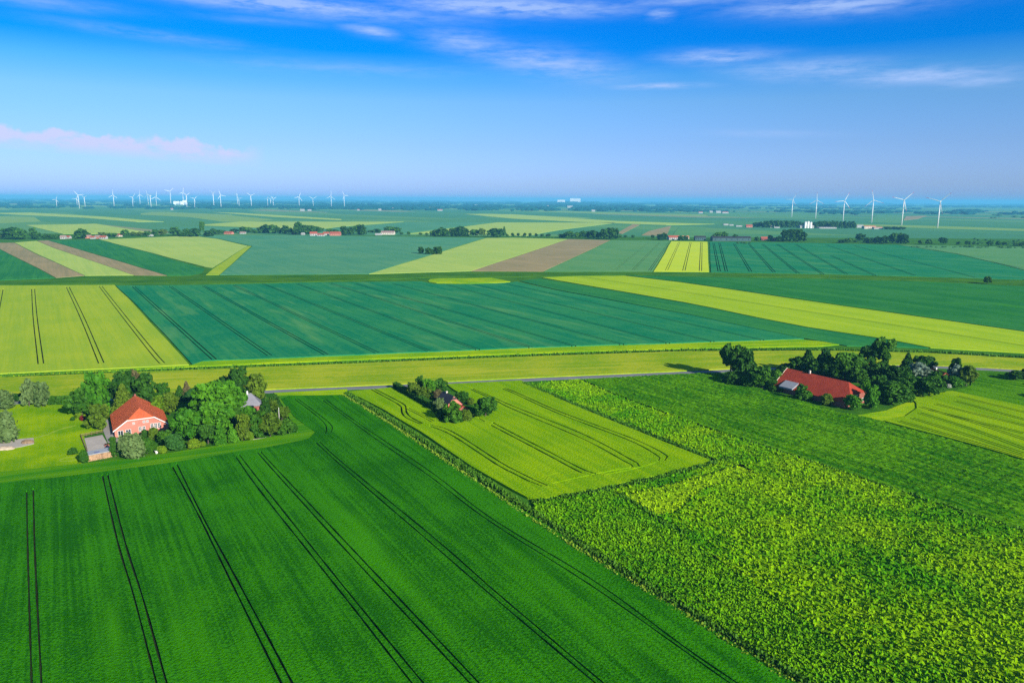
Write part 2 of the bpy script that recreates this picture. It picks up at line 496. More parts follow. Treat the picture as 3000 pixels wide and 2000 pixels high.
field('wheat_field', 'large dark green wheat field with paired wheel tracks filling the lower left', Wp, 0.62, M_wheat,
      [track(l, 0.37) for l in W_lines])
Hp = [(-500, 1424), (0, 1386), (400, 1345), (690, 1300), (868, 1269), (812, 1163), (845, 1160), (822, 1171), (860, 1224), (927, 1270), (906, 1291), (770, 1317), (700, 1329), (520, 1357), (300, 1389), (0, 1421), (-500, 1453)]
field('headland', 'smooth lighter green headland strip between the left farm garden and the wheat tracks', Hp, 0.5, M_head)
Yp = [(1022, 1151), (1150, 1139), (1300, 1129), (1526, 1118), (1636, 1172), (1806, 1243), (1942, 1298), (2076, 1350), (2072, 1362), (1942, 1395), (1789, 1429), (1568, 1470), (1543, 1462),
      (1510, 1444), (1383, 1370), (1230, 1267), (1128, 1206)]
garden_c = [(1168, 1137), (1262, 1131), (1310, 1130), (1332, 1146), (1368, 1165), (1396, 1190), (1396, 1226), (1372, 1238), (1290, 1240), (1262, 1205)]
Y_tr = [
 [(1077, 1139), (1120, 1163), (1165, 1188), (1176, 1197), (1177, 1211), (1189, 1228), (1232, 1247)],
 [(1087, 1139), (1128, 1159), (1177, 1185), (1189, 1196), (1190, 1210), (1204, 1227), (1238, 1245)],
 [(1258, 1253), (1295, 1266), (1340, 1290), (1459, 1369), (1500, 1390), (1551, 1416), (1588, 1430)],
 [(1258, 1248), (1300, 1259), (1345, 1281), (1465, 1359), (1505, 1381), (1560, 1409), (1604, 1428)],
 [(1436, 1249), (1500, 1283), (1602, 1337), (1704, 1391), (1745, 1400)], [(1442, 1242), (1500, 1273), (1605, 1327), (1715, 1384), (1768, 1398)],
 [(1377, 1144), (1450, 1177), (1500, 1202), (1704, 1289), (1830, 1357), (1850, 1367), (1854, 1374)], [(1383, 1142), (1455, 1173), (1505, 1195), (1710, 1278), (1845, 1350), (1867, 1362), (1873, 1372)],
 [(1470, 1142), (1500, 1154), (1636, 1216), (1838, 1293), (1918, 1335), (1933, 1346), (1928, 1355)], [(1476, 1140), (1506, 1151), (1641, 1211), (1846, 1287), (1935, 1328), (1955, 1342), (1946, 1355)]]
Y_thin = [[(1189, 1201), (1225, 1219), (1265, 1241)], [(1196, 1199), (1230, 1216), (1272, 1238)], [(1402, 1229), (1420, 1240)], [(1598, 1409), (1605, 1400), (1635, 1390)],
          [(1860, 1336), (1880, 1342), (1915, 1344)], [(1620, 1422), (1680, 1408), (1790, 1385), (1850, 1375)], [(1775, 1396), (1830, 1385), (1900, 1368), (1932, 1356)]]
field('barley_field', 'bright yellow-green barley field around the small dark-roofed house, with curling wheel tracks', Yp, 0.72, M_barley,
      [track(l, 0.62) for l in Y_tr] + [track(l, 0.38) for l in Y_thin], [garden_c])
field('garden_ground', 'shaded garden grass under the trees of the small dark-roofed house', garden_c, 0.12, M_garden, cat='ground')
# leafy crop and pasture on the right
Pp = [(1545, 1127), (1700, 1115), (1800, 1160), (2100, 1268), (2404, 1366), (2700, 1466), (3000, 1562), (3600, 1760), (3700, 2300), (2760, 2250), (2370, 2000), (2010, 1778), (1735, 1612), (1560, 1494), (1558, 1480),
      (1790, 1440), (1945, 1405), (2100, 1365), (2082, 1345), (1950, 1290), (1810, 1235)]
Pyell = [(1822, 1455), (1960, 1424), (2168, 1366), (2215, 1392), (2060, 1440), (1985, 1500), (1930, 1520)]
Pgreen = [(1563, 1497), (1560, 1481), (1788, 1442), (1822, 1456), (1930, 1522), (2110, 1650), (2350, 1818), (2600, 1996), (2960, 2260), (2762, 2252), (2372, 2002), (2012, 1780), (1737, 1614)]
rough_field('green_strip', 'finer darker green strip of the bean crop along the ditch', Pgreen, 0.42, 0.5, 0.95, 26000, 0.42, M_roughg, 14)
rough_field('leafy_field', 'field of tall tousled bean plants with dark gaps filling the lower right', Pp, 0.40, 0.64, 1.15, 52000, 0.48, M_rough, 3, [Pyell, Pgreen])
rough_field('yellow_corner', 'smoother yellow corner of the tousled crop below the barley field', Pyell, 0.45, 0.35, 1.2, 1500, 0.5, M_roughy, 9)
Qp = [(1702, 1114), (1950, 1100), (2080, 1094), (2170, 1124), (2330, 1172), (2470, 1212), (2545, 1226), (2590, 1240), (2800, 1296), (3000, 1352), (3600, 1520), (3600, 1758), (3000, 1560), (2700, 1464), (2404, 1364), (2100, 1266), (1800, 1158)]
rough_field('pasture', 'dark green long-grass pasture sloping past the long red barn', Qp, 0.38, 0.52, 0.9, 5000, 0.34, M_pasture, 21, lean=AQ)
Zp = [(2668, 1163), (2740, 1150), (2790, 1148), (3000, 1192), (3500, 1300), (3600, 1515), (3000, 1348), (2800, 1292), (2592, 1236), (2660, 1222), (2692, 1200), (2690, 1185)]
Zl = [[(2693, 1194), (2850, 1240), (3000, 1290), (3300, 1390)], [(2690, 1212), (2850, 1262), (3000, 1318), (3300, 1428)], [(2737, 1186), (2850, 1214), (3000, 1250), (3300, 1325)],
      [(2668, 1227), (2850, 1284), (3000, 1333)], [(2803, 1163), (3000, 1211), (3300, 1285)], [(2795, 1177), (3000, 1232), (3300, 1305)], [(2720, 1203), (2850, 1236), (3000, 1273)], [(2630, 1236), (2800, 1284), (3000, 1343)]]
field('striped_field', 'yellow-green corn field with parallel wheel tracks at the right edge beyond the pasture', Zp, 0.55, M_zfield, [pair(l, 1.7, 0.62) for l in Zl])
field('lime_margin', 'bright lime grass margin between the red barn garden and the striped field',
      [(2500, 1218), (2600, 1204), (2664, 1180), (2660, 1166), (2668, 1162), (2692, 1186), (2694, 1201), (2662, 1224), (2592, 1237), (2545, 1226)], 0.22, M_lime)
field('lawn', 'bright mown lawn on the left beside the red-roofed farmhouse',
      [(-500, 1188), (0, 1184), (140, 1184), (240, 1182), (262, 1230), (310, 1228), (300, 1262), (245, 1275), (262, 1356), (0, 1385), (-500, 1423)], 0.06, M_lawn)
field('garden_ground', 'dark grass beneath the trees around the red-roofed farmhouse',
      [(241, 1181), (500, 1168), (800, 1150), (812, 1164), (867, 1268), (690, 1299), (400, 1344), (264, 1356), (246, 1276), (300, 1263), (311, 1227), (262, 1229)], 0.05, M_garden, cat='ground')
field('driveway', 'pale paved driveway along the left wall of the red-roofed farmhouse',
      [(305, 1228), (316, 1226), (344, 1282), (366, 1284), (356, 1296), (318, 1296), (302, 1262)], 0.09, plain_mat('paving', (0.30, 0.28, 0.26), 0.9, 0.1, .2, .6), cat='driveway')
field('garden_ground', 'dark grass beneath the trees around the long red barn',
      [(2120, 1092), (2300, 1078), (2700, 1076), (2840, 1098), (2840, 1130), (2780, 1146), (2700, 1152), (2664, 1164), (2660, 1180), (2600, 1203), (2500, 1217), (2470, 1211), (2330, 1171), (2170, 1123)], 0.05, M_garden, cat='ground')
field('grass_plot', 'rough green grass right of the barn garden below the road bend',
      [(2842, 1090), (3000, 1096), (3500, 1120), (3500, 1298), (3000, 1190), (2792, 1146), (2842, 1130)], 0.3, M_pasture)
field('grass_verge', 'sunny lime grass corner beside the road right of the left farm',
      [(800, 1152), (1020, 1140), (1020, 1150), (1008, 1158), (842, 1160), (812, 1162)], 0.3, M_lime)
def worn_path(label, pts, w):
    l = smooth_line(gp(pts), 3)
    field('path', label, ribbon(l, w), .085, M_worn, world=True, cat='path')
M_worn = crop_mat('worn_grass', (0.20, 0.34, 0.02), (0.30, 0.40, 0.05), A0, 1, .5, .5, 8, 2, .5, .05)
worn_path('faint worn path curving over the bright lawn', [(99, 1284), (140, 1272), (180, 1256), (222, 1246)], 1.0)
worn_path('pale curved mark on the lawn left of the log shed', [(228, 1338), (195, 1340), (175, 1346), (178, 1351), (205, 1350), (230, 1345)], .6)
# meadow, road, ditches
Ed = [(-500, 1126), (0, 1108), (500, 1088), (1000, 1068), (1500, 1048), (2000, 1031), (2400, 1029), (2700, 1035), (3000, 1052), (3500, 1090)]
RoadC = [(-500, 1205), (0, 1181), (300, 1170), (600, 1157), (800, 1147), (1150, 1132), (1560, 1112), (1900, 1097), (2100, 1088), (2300, 1079), (2500, 1074), (2700, 1074), (2830, 1079), (3000, 1088), (3500, 1120)]
rl = smooth_line(gp(RoadC), 12)
up = [p for p in ribbon(rl, 5.4)[:len(rl)]]
M_road = plain_mat('asphalt', (0.19, 0.195, 0.21), 0.9, 0.15, 0.18, 0.25)
lo = ribbon(rl, 4.4)
o = mesh_obj('road', [(p.x, p.y, 0.12) for p in lo] + [(p.x, p.y, -0.02) for p in lo],
             [(i, i + 1, 2 * len(rl) - 2 - i, 2 * len(rl) - 1 - i)[::-1] for i in range(len(rl) - 1)] +
             [(i, (i + 1) % len(lo), len(lo) + (i + 1) % len(lo), len(lo) + i) for i in range(len(lo))], M_road)
tag(o, 'narrow grey asphalt country lane crossing the land below the meadow', 'road', None, 'structure')
edl = gp(Ed)
field('meadow', 'pale mown meadow strip between the lane and the ditch', [*edl[::-1], *up], 0.5, M_meadow, world=True)
verge_plants('ditch_grass', 'dark green grass growing in the ditch along the pale meadow', [(x, y - 3) for x, y in Ed], 3.6, 0.7, 3.0, M_reed, 0.6, 'grass')
verge_plants('ditch_plants', 'dark reeds along the ditch between the wheat and the barley', [(1015, 1153), (1109, 1209), (1223, 1281), (1365, 1375), (1490, 1456), (1730, 1620), (2005, 1787), (2350, 2002), (2760, 2262)], 2.4, 0.95, 16, M_reed, 0.42)
verge_plants('verge_grass', 'sunlit pale grass edge along the wheat beside the ditch', [(1000, 1158), (1089, 1212), (1217, 1295), (1344, 1381), (1469, 1466), (1723, 1632), (1995, 1800), (2335, 2014), (2755, 2274)], 1.5, 0.7, 12, M_reedlit, 0.4, 'grass')
verge_plants('ditch_plants', 'dark reeds along the lower edge of the barley field', [(1562, 1476), (1680, 1456), (1790, 1433), (1945, 1399), (2085, 1362), (2170, 1340)], 2.8, 0.85, 14, M_reed, 0.45)
verge_plants('ditch_plants', 'dark reeds along the right edge of the barley field', [(1534, 1124), (1640, 1170), (1808, 1238), (1946, 1293), (2080, 1347)], 2.8, 0.75, 12, M_reed, 0.45)
verge_plants('field_edge_plants', 'dark line of weeds between the yellow corner and the bean crop', [(1815, 1452), (1880, 1492), (1940, 1535), (2010, 1570)], 2.0, 1.0, 9, M_reed, 0.5)
verge_plants('track_weeds', 'dark grass line between the pasture and the bean crop', [(2200, 1298), (2404, 1365), (2700, 1465), (3000, 1561), (3300, 1660)], 1.4, 0.9, 9, M_reed, 0.5)
field('lime_verge', 'bright lime strip of grass between the blue-green field and the ditch',
      [(-500, 1121), (0, 1102), (555, 1073), (590, 1060), (1000, 1045), (1500, 1023), (2000, 1007), (2340, 996), (2400, 1001), (2460, 1010), (2400, 1016), (2000, 1022), (1500, 1038), (1000, 1057), (560, 1075), (0, 1104), (-500, 1123)], 0.4, M_lime)
# ------------------------------------------------------------------ middle fields
field('corn_field', 'pale yellow-green corn field at the left edge behind the left farm', [(-500, 840), (0, 838), (337, 836), (450, 955), (556, 1070), (0, 1096), (-500, 1116)], 0.5, M_far_lime,
      [pair(l, 2.2, 0.55) for l in ([(97, 846), (103, 930), (120, 1068)], [(198, 841), (240, 930), (297, 1066)], [(293, 838), (380, 950), (460, 1050), (478, 1067)], [(5, 848), (-40, 1070)], [(-110, 850), (-240, 1080)])])
F2l = [((390, 840), (628, 1056)), ((498, 840), (790, 1044)), ((594, 838), (955, 1041)), ((684, 836), (1105, 1036)), ((770, 832), (1258, 1031)), ((868, 832), (1402, 1027)),
       ((965, 830), (1556, 1020)), ((1040, 832), (1690, 1018)), ((1150, 832), (1830, 1013)), ((1310, 836), (1960, 1008)), ((1380, 832), (2090, 1003)), ((1480, 832), (2240, 1000))]
field('corn_field', 'wide blue-green corn field with many slanting wheel tracks in the middle distance',
      [(342, 838), (600, 836), (900, 829), (1235, 825), (1272, 833), (1380, 834), (1496, 829), (1512, 826), (1629, 852), (2000, 920), (2356, 994), (2338, 995), (2000, 1005), (1500, 1021), (1000, 1043), (778, 1052), (600, 1058), (566, 1070), (460, 955)], 0.55, M_teal,
      [pair(l, 2.0, 0.62) for l in F2l])
field('corn_field', 'bright yellow sliver of corn at the far edge of the blue-green field',
      [(1256, 824), (1262, 819), (1290, 817), (1440, 815), (1494, 826), (1470, 829), (1378, 831), (1280, 830), (1260, 827)], 0.5, M_lime)
field('corn_field', 'narrow dark green corn strip between the blue-green field and the long yellow strip',
      [(1522, 824), (1585, 817), (2000, 888), (2357, 961), (2595, 997), (2720, 1021), (2480, 1014), (2361, 994), (2003, 919), (1632, 850)], 0.5, M_teal2)
field('corn_field', 'long narrow yellow corn strip running out to the right edge',
      [(1590, 814), (1700, 810), (1829, 809), (2000, 829), (2425, 891), (3000, 974), (3500, 1046), (3500, 1086), (3000, 1036), (2726, 1020), (2595, 995), (2357, 959), (2000, 886)], 0.55, M_strip,
      [pair([(1701, 811), (2000, 857), (3000, 1015), (3400, 1078)], 2.0, 0.6)])
field('corn_field', 'broad dark green field above the long yellow strip on the right',
      [(1835, 808), (2000, 812), (2400, 818), (2700, 826), (3000, 840), (3500, 866), (3500, 1042), (3000, 972), (2425, 889), (2000, 827)], 0.5, M_green5)
field('bank', 'grassy green bank with a ditch between the middle and far fields',
      [(-500, 808), (0, 824), (165, 817), (560, 810), (1075, 805), (1400, 798), (1600, 798), (1912, 799), (2078, 800), (2400, 806), (2750, 815), (3000, 823), (3500, 838),
       (3500, 862), (3000, 836), (2700, 822), (2400, 815), (2000, 808), (1830, 805), (1590, 812), (1250, 814), (900, 827), (600, 833), (337, 833), (0, 836), (-500, 838)][::1], 0.35, M_grass, cat='bank')
# ------------------------------------------------------------------ far fields (before the village road)
ff = lambda label, poly, mat, h=0.4, lines=(): field('far_field', label, poly, h, mat, lines)
ff('dark blue-green far field at the left edge beside a brown strip', [(-500, 690), (0, 731), (70, 768), (163, 815), (0, 822), (-500, 806)], M_teal2)
ff('brown ploughed strip at the far left', [(-200, 700), (0, 712), (42, 712), (110, 748), (248, 808), (166, 814), (0, 730)], M_brown)
ff('light green strip between two brown strips at the far left', [(43, 711), (108, 706), (160, 728), (392, 807), (250, 808), (112, 747)], M_farpale)
ff('narrow pale brown strip left of a dark field', [(110, 706), (142, 705), (300, 752), (489, 808), (394, 807), (162, 728)], M_brown)
ff('dark green wedge field between pale fields on the far left', [(145, 705), (288, 703), (420, 737), (600, 789), (592, 800), (560, 807), (491, 808), (302, 751)], M_teal2)
ff('light green diamond field on the left in front of the village', [(291, 702), (400, 698), (560, 691), (640, 701), (727, 721), (680, 749), (622, 786), (602, 783), (450, 743)], M_farpale)
ff('pale grassy track beside the light green diamond field', [(729, 721), (738, 722), (642, 806), (604, 806), (628, 786), (682, 750)], M_far_lime)
ff('big even blue-green far field in front of the village', [(562, 690), (700, 689), (900, 690), (1200, 694), (1421, 697), (1200, 766), (1077, 803), (645, 806), (742, 722), (642, 700)], M_farteal)
ff('pale yellow-green far field left of a brown one', [(1424, 698), (1500, 697), (1662, 701), (1500, 755), (1376, 795), (1080, 803), (1203, 767)], M_farpale)
ff('broad brown ploughed far field', [(1665, 701), (1788, 704), (1700, 745), (1607, 788), (1592, 796), (1379, 795), (1502, 756)], M_brown)
ff('green far field left of the small yellow one', [(1791, 704), (1964, 706), (1911, 796), (1596, 796), (1610, 788), (1702, 746)], M_farmid, .4, [pair(l, 2.4, .9) for l in ([(1897, 712), (1802, 790)], [(1933, 709), (1853, 792)], [(1961, 708), (1902, 794)])])
ff('small bright yellow field with wheel tracks near the far farm', [(1968, 707), (2071, 709), (2078, 797), (1915, 796)], M_rape, .5, [pair(l, 2.6, .9) for l in ([(1990, 709), (1952, 793)], [(2023, 710), (2003, 794)], [(2055, 710), (2052, 795)])])
ff('blue-green far field with slanting tracks on the right', [(2078, 709), (2390, 713), (2628, 718), (2800, 745), (3000, 793), (3300, 860), (3000, 820), (2750, 812), (2400, 803), (2084, 798)], M_teal, .5,
   [pair(l, 2.6, 1.0) for l in ([(2090, 712), (2107, 796)], [(2107, 711), (2128, 796)], [(2150, 714), (2199, 797)], [(2193, 714), (2268, 799)], [(2234, 716), (2338, 802)], [(2277, 716), (2410, 804)],
                                [(2330, 716), (2480, 804)], [(2433, 749), (2563, 808)], [(2420, 718), (2680, 808)], [(2500, 720), (2860, 815)])])
ff('light green far field at the right edge below the tree row', [(2632, 718), (2700, 719), (3000, 724), (3500, 732), (3500, 880), (3000, 791), (2802, 743)], M_farmid, .4, [pair([(2693, 723), (3000, 788)], 2, 1)])
# ------------------------------------------------------------------ fields beyond the village road
ff('pale yellow field behind the left end of the village', [(76, 660), (281, 656), (423, 679), (300, 686), (184, 686)], M_farpale, .6)
ff('long pale strip towards the left woods', [(0, 624), (90, 623), (300, 635), (480, 650), (400, 651), (240, 638), (0, 627)], M_farpale, .6)
ff('long light field behind the village houses', [(600, 658), (702, 650), (1182, 650), (1000, 664), (930, 673), (760, 668), (600, 661)], M_farpale, .6)
ff('thin pale strip beyond the village towards the centre', [(620, 622), (700, 624), (1000, 642), (1000, 646), (800, 636)], M_farpale, .6)
ff('light green field behind the centre tree clumps', [(1200, 685), (1455, 652), (1805, 653), (1640, 674), (1540, 692), (1490, 691), (1300, 683)], M_farpale, .6)
ff('long pale green strip far right of centre', [(1358, 627), (1500, 628), (1810, 648), (2093, 657), (1950, 660), (1700, 651), (1500, 641)], M_farpale, .6)
ff('small brown field beyond the village road', [(1807, 684), (1853, 657), (1873, 659), (1822, 686)], M_brown, .6)
ff('brownish green field behind the red far farm', [(1880, 690), (1900, 678), (1966, 662), (1953, 692)], M_brown, .6)
ff('green field behind the far barns', [(1970, 693), (1990, 665), (2066, 665), (2064, 694)], M_farmid, .6)
ff('sandy field between the wind turbines', [(2647, 646), (2655, 634), (2716, 632), (2688, 642)], M_brown, .6)
ff('pale green field below the tall turbines', [(2540, 652), (2570, 630), (2650, 632), (2640, 655)], M_farmid, .6)
ff('grey-green field behind the far white buildings', [(2060, 625), (2400, 630), (2390, 637), (2080, 634)], M_farmid, .6)
ff('dark green field behind the village on the left', [(430, 668), (600, 664), (760, 671), (930, 676), (1000, 668), (1190, 652), (1440, 651), (1190, 684), (620, 680)], M_farteal, .55)
# ------------------------------------------------------------------ trees
L = {
 'dark':   leaf_mat('leaf_dark', (0.018, 0.078, 0.006), (0.056, 0.170, 0.010)),
 'mid':    leaf_mat('leaf_mid', (0.026, 0.112, 0.006), (0.078, 0.215, 0.01)),
 'bright': leaf_mat('leaf_bright', (0.036, 0.165, 0.005), (0.105, 0.3, 0.008)),
 'lime':   leaf_mat('leaf_lime', (0.099, 0.231, 0.007), (0.209, 0.330, 0.011)),
 'olive':  leaf_mat('leaf_olive', (0.06, 0.13, 0.006), (0.14, 0.23, 0.012)),
 'grey':   leaf_mat('leaf_grey', (0.09, 0.165, 0.04), (0.18, 0.27, 0.085)),
 'silver': leaf_mat('leaf_silver', (0.120, 0.210, 0.130), (0.300, 0.380, 0.280)),
 'teal':   leaf_mat('leaf_teal', (0.02, 0.095, 0.014), (0.055, 0.175, 0.026)),
 'wood':   leaf_mat('leaf_hazed_wood', (0.002, 0.055, 0.048), (0.004, 0.085, 0.075), 0.05),  # blue of the distance haze put into the leaf colour of dark green woods
 'brown':  leaf_mat('leaf_brown', (0.096, 0.090, 0.036), (0.180, 0.156, 0.060)),
 'red':    leaf_mat('leaf_red', (0.160, 0.020, 0.020), (0.300, 0.040, 0.040)),
 'white':  leaf_mat('leaf_white', (0.350, 0.400, 0.300), (0.650, 0.660, 0.580)),
}
BARK = plain_mat('bark', (0.10, 0.085, 0.065), 0.95, 0.1, .35, 3)

def crown_np(kind, seed, nleaf, size):
    """unit crown: height 1 above the ground, width about 1"""
    r = np.random.default_rng(seed)
    blobs = []
    if kind == 'broad':
        for i in range(30):
            a = r.uniform(0, 6.28); z = r.uniform(.22, .90); q = math.sqrt(max(0.02, 1 - ((z - .55) / .44) ** 2)) * .40 * r.uniform(.55, 1.05)
            blobs.append((q * math.cos(a), q * math.sin(a), z, r.uniform(.06, .135)))
        blobs.append((0, 0, .55, .27)); blobs.append((.03, 0, .80, .17))
    elif kind == 'oval':
        for i in range(30):
            a = r.uniform(0, 6.28); z = r.uniform(.10, .92); q = math.sqrt(max(0.02, 1 - ((z - .48) / .5) ** 2)) * .38 * r.uniform(.5, 1.05)
            blobs.append((q * math.cos(a), q * math.sin(a), z, r.uniform(.06, .125)))
        blobs.append((0, 0, .45, .25)); blobs.append((0, 0, .86, .12))
    elif kind == 'high':          # bare stem, crown of separate clumps high up
        for i in range(11):
            a = r.uniform(0, 6.28); z = r.uniform(.50, .90); q = r.uniform(.08, .36)
            blobs.append((q * math.cos(a), q * math.sin(a), z, r.uniform(.09, .15)))
        blobs.append((0.05, 0, .72, .18)); blobs.append((-.08, .1, .34, .08))
    elif kind == 'bush':
        for i in range(22):
            a = r.uniform(0, 6.28); z = r.uniform(.12, .78); q = math.sqrt(max(0.02, 1 - (z / .9) ** 2)) * .34 * r.uniform(.4, 1)
            blobs.append((q * math.cos(a), q * math.sin(a), z, r.uniform(.09, .19)))
        blobs.append((0, 0, .4, .33))
    elif kind == 'column':
        for i in range(14):
            a = r.uniform(0, 6.28); z = .06 + .86 * i / 13; q = .20 * (1 - z * .75) * r.uniform(.3, 1.1)
            blobs.append((q * math.cos(a), q * math.sin(a), z, .25 * (1.05 - z * .85) * r.uniform(.8, 1.15)))
    V = []
    if kind in ('spruce',):
        tiers = 15
        n = 0
        while n < nleaf:
            t = r.random() ** .75
            z = .06 + .92 * (1 - t); z = .06 + .92 * r.random() ** 1.5
            ti = math.floor(z * tiers) / tiers
            R0 = .5 * (1 - z) ** .85 + .02
            q = R0 * r.uniform(.45, 1.0) ** .6 * (1.0 + .28 * math.sin(13.1 * ti + 3 * math.floor(r.uniform(0, 6))))
            a = r.uniform(0, 6.28); a = a + .25 * math.sin(a * 7 + ti * 40)
            z2 = z - .10 * q + r.uniform(-.012, .012)
            V.append((q * math.cos(a), q * math.sin(a), z2, math.cos(a) * .6, math.sin(a) * .6, .55)); n += 1
    else:
        B = np.array(blobs)
        w = B[:, 3] ** 2; w /= w.sum()
        n = 0
        while n < nleaf:
            bi = r.choice(len(B), p=w); b = B[bi]
            d = r.normal(size=3); d /= np.linalg.norm(d)
            if d[2] < -.35 and r.random() < .7: d[2] *= -1
            p = b[:3] + d * b[3] * (r.uniform(.70, 1.1) if r.random() > .06 else r.uniform(1.1, 1.5))
            if p[2] < .02: continue
            dist = np.linalg.norm(B[:, :3] - p, axis=1) / B[:, 3]; dist[bi] = 9
            if dist.min() < .55: continue
            V.append((*p, *d)); n += 1
    V = np.array(V)
    P, D = V[:, :3], V[:, 3:]
    D = D + r.normal(0, .75, D.shape); D /= np.linalg.norm(D, axis=1)[:, None]
    T = np.cross(D, r.normal(size=D.shape)); T /= np.linalg.norm(T, axis=1)[:, None]
    S = np.cross(D, T)
    s = (size * r.uniform(.55, 1.35, len(P)))[:, None]
    q = np.stack([P - T * s - S * s * .6, P + T * s * .8 - S * s * .8, P + T * s + S * s * .7, P - T * s * .7 + S * s], 1)
    return q.reshape(-1, 3), np.arange(4 * len(P)).reshape(-1, 4)

_cr, _tr = {}, {}
def crown_mesh(kind, var, color, lod):
    key = (kind, var, color, lod)
    if key not in _cr:
        base = (kind, var, lod)
        if base not in _cr:
            nl, sz = {0: (3000, .040), 1: (520, .070)}[lod]
            if kind in ('spruce', 'column'): sz *= .9
            _cr[base] = crown_np(kind, hash_(kind) + var * 17, nl, sz)
        V, F = _cr[base]
        me = bpy.data.meshes.new('crown_' + kind)
        me.from_pydata(V.tolist(), [], F.tolist())
        me.materials.append(L[color]); me.update()
        _cr[key] = me
    return _cr[key]
def hash_(s): return sum(ord(c) * (i + 3) for i, c in enumerate(s))

def trunk_mesh(kind, var):
    key = (kind, var)
    if key not in _tr:
        r = random.Random(hash_(kind) + var)
        bm = bmesh.new()
        top = .8 if kind in ('spruce', 'column', 'high') else .55
        w = .035 if kind != 'bush' else .05
        mid = Vector((r.uniform(-.02, .02), r.uniform(-.02, .02), top * .5))
        tube(bm, (0, 0, -.02), mid, w, w * .72, 8); tube(bm, mid, (0, 0, top), w * .72, w * .3, 8)
        if kind not in ('spruce', 'column'):
            for i in range(5):
                a = i * 1.257 + r.uniform(-.3, .3); z = top * r.uniform(.42, .8)
                tube(bm, (0, 0, z), (.27 * math.cos(a), .27 * math.sin(a), z + r.uniform(.12, .26)), w * .42, w * .12, 6)
        me = bpy.data.meshes.new('trunk_' + kind)
        bm.to_mesh(me); bm.free(); me.materials.append(BARK)
        _tr[key] = me
    return _tr[key]

NAME = {'broad': 'tree', 'oval': 'tree', 'high': 'tree', 'spruce': 'spruce', 'bush': 'shrub', 'column': 'columnar_tree'}
CAT = {'broad': 'tree', 'oval': 'tree', 'high': 'tree', 'spruce': 'conifer', 'bush': 'shrub', 'column': 'tree'}
_tc = [0]
def tree(kind, color, px, yb, yt, w, label, group=None, lod=0, name=None, cat=None):
    p = G(px, yb)
    k = mpp(p)
    h = (yb - yt) * k / 0.975 * (1.04 if not lod else 1.12); wd = w * k * (1.2 if not lod else 1.25)
    i = _tc[0]; _tc[0] += 1
    r = random.Random(i * 7 + 1)
    var = r.randrange(3)
    rz = r.uniform(0, 6.28)
    nm = name or ('willow' if color == 'grey' and kind != 'bush' else NAME[kind])
    # crowns overhang their unit size a little
    sx = wd / .98 if kind != 'spruce' else wd
    sc = (sx, sx, h / (1.0 if kind != 'bush' else .95))
    if lod:
        me = crown_mesh(kind, var, color, 1)
        o = bpy.data.objects.new(nm, me); COL.objects.link(o)
        o.location = p; o.rotation_euler = (0, 0, rz); o.scale = sc
        return tag(o, label, cat or CAT[kind], group)
    t = root(nm, p, rz, label, cat or CAT[kind], group)
    c = bpy.data.objects.new('crown' if kind != 'bush' else 'foliage', crown_mesh(kind, var, color, 0)); COL.objects.link(c)
    c.parent = t; c.scale = sc
    q = bpy.data.objects.new('trunk' if kind != 'bush' else 'stems', trunk_mesh(kind, var)); COL.objects.link(q)
    q.parent = t; q.scale = (min(sx, h) , min(sx, h), h)
    return t

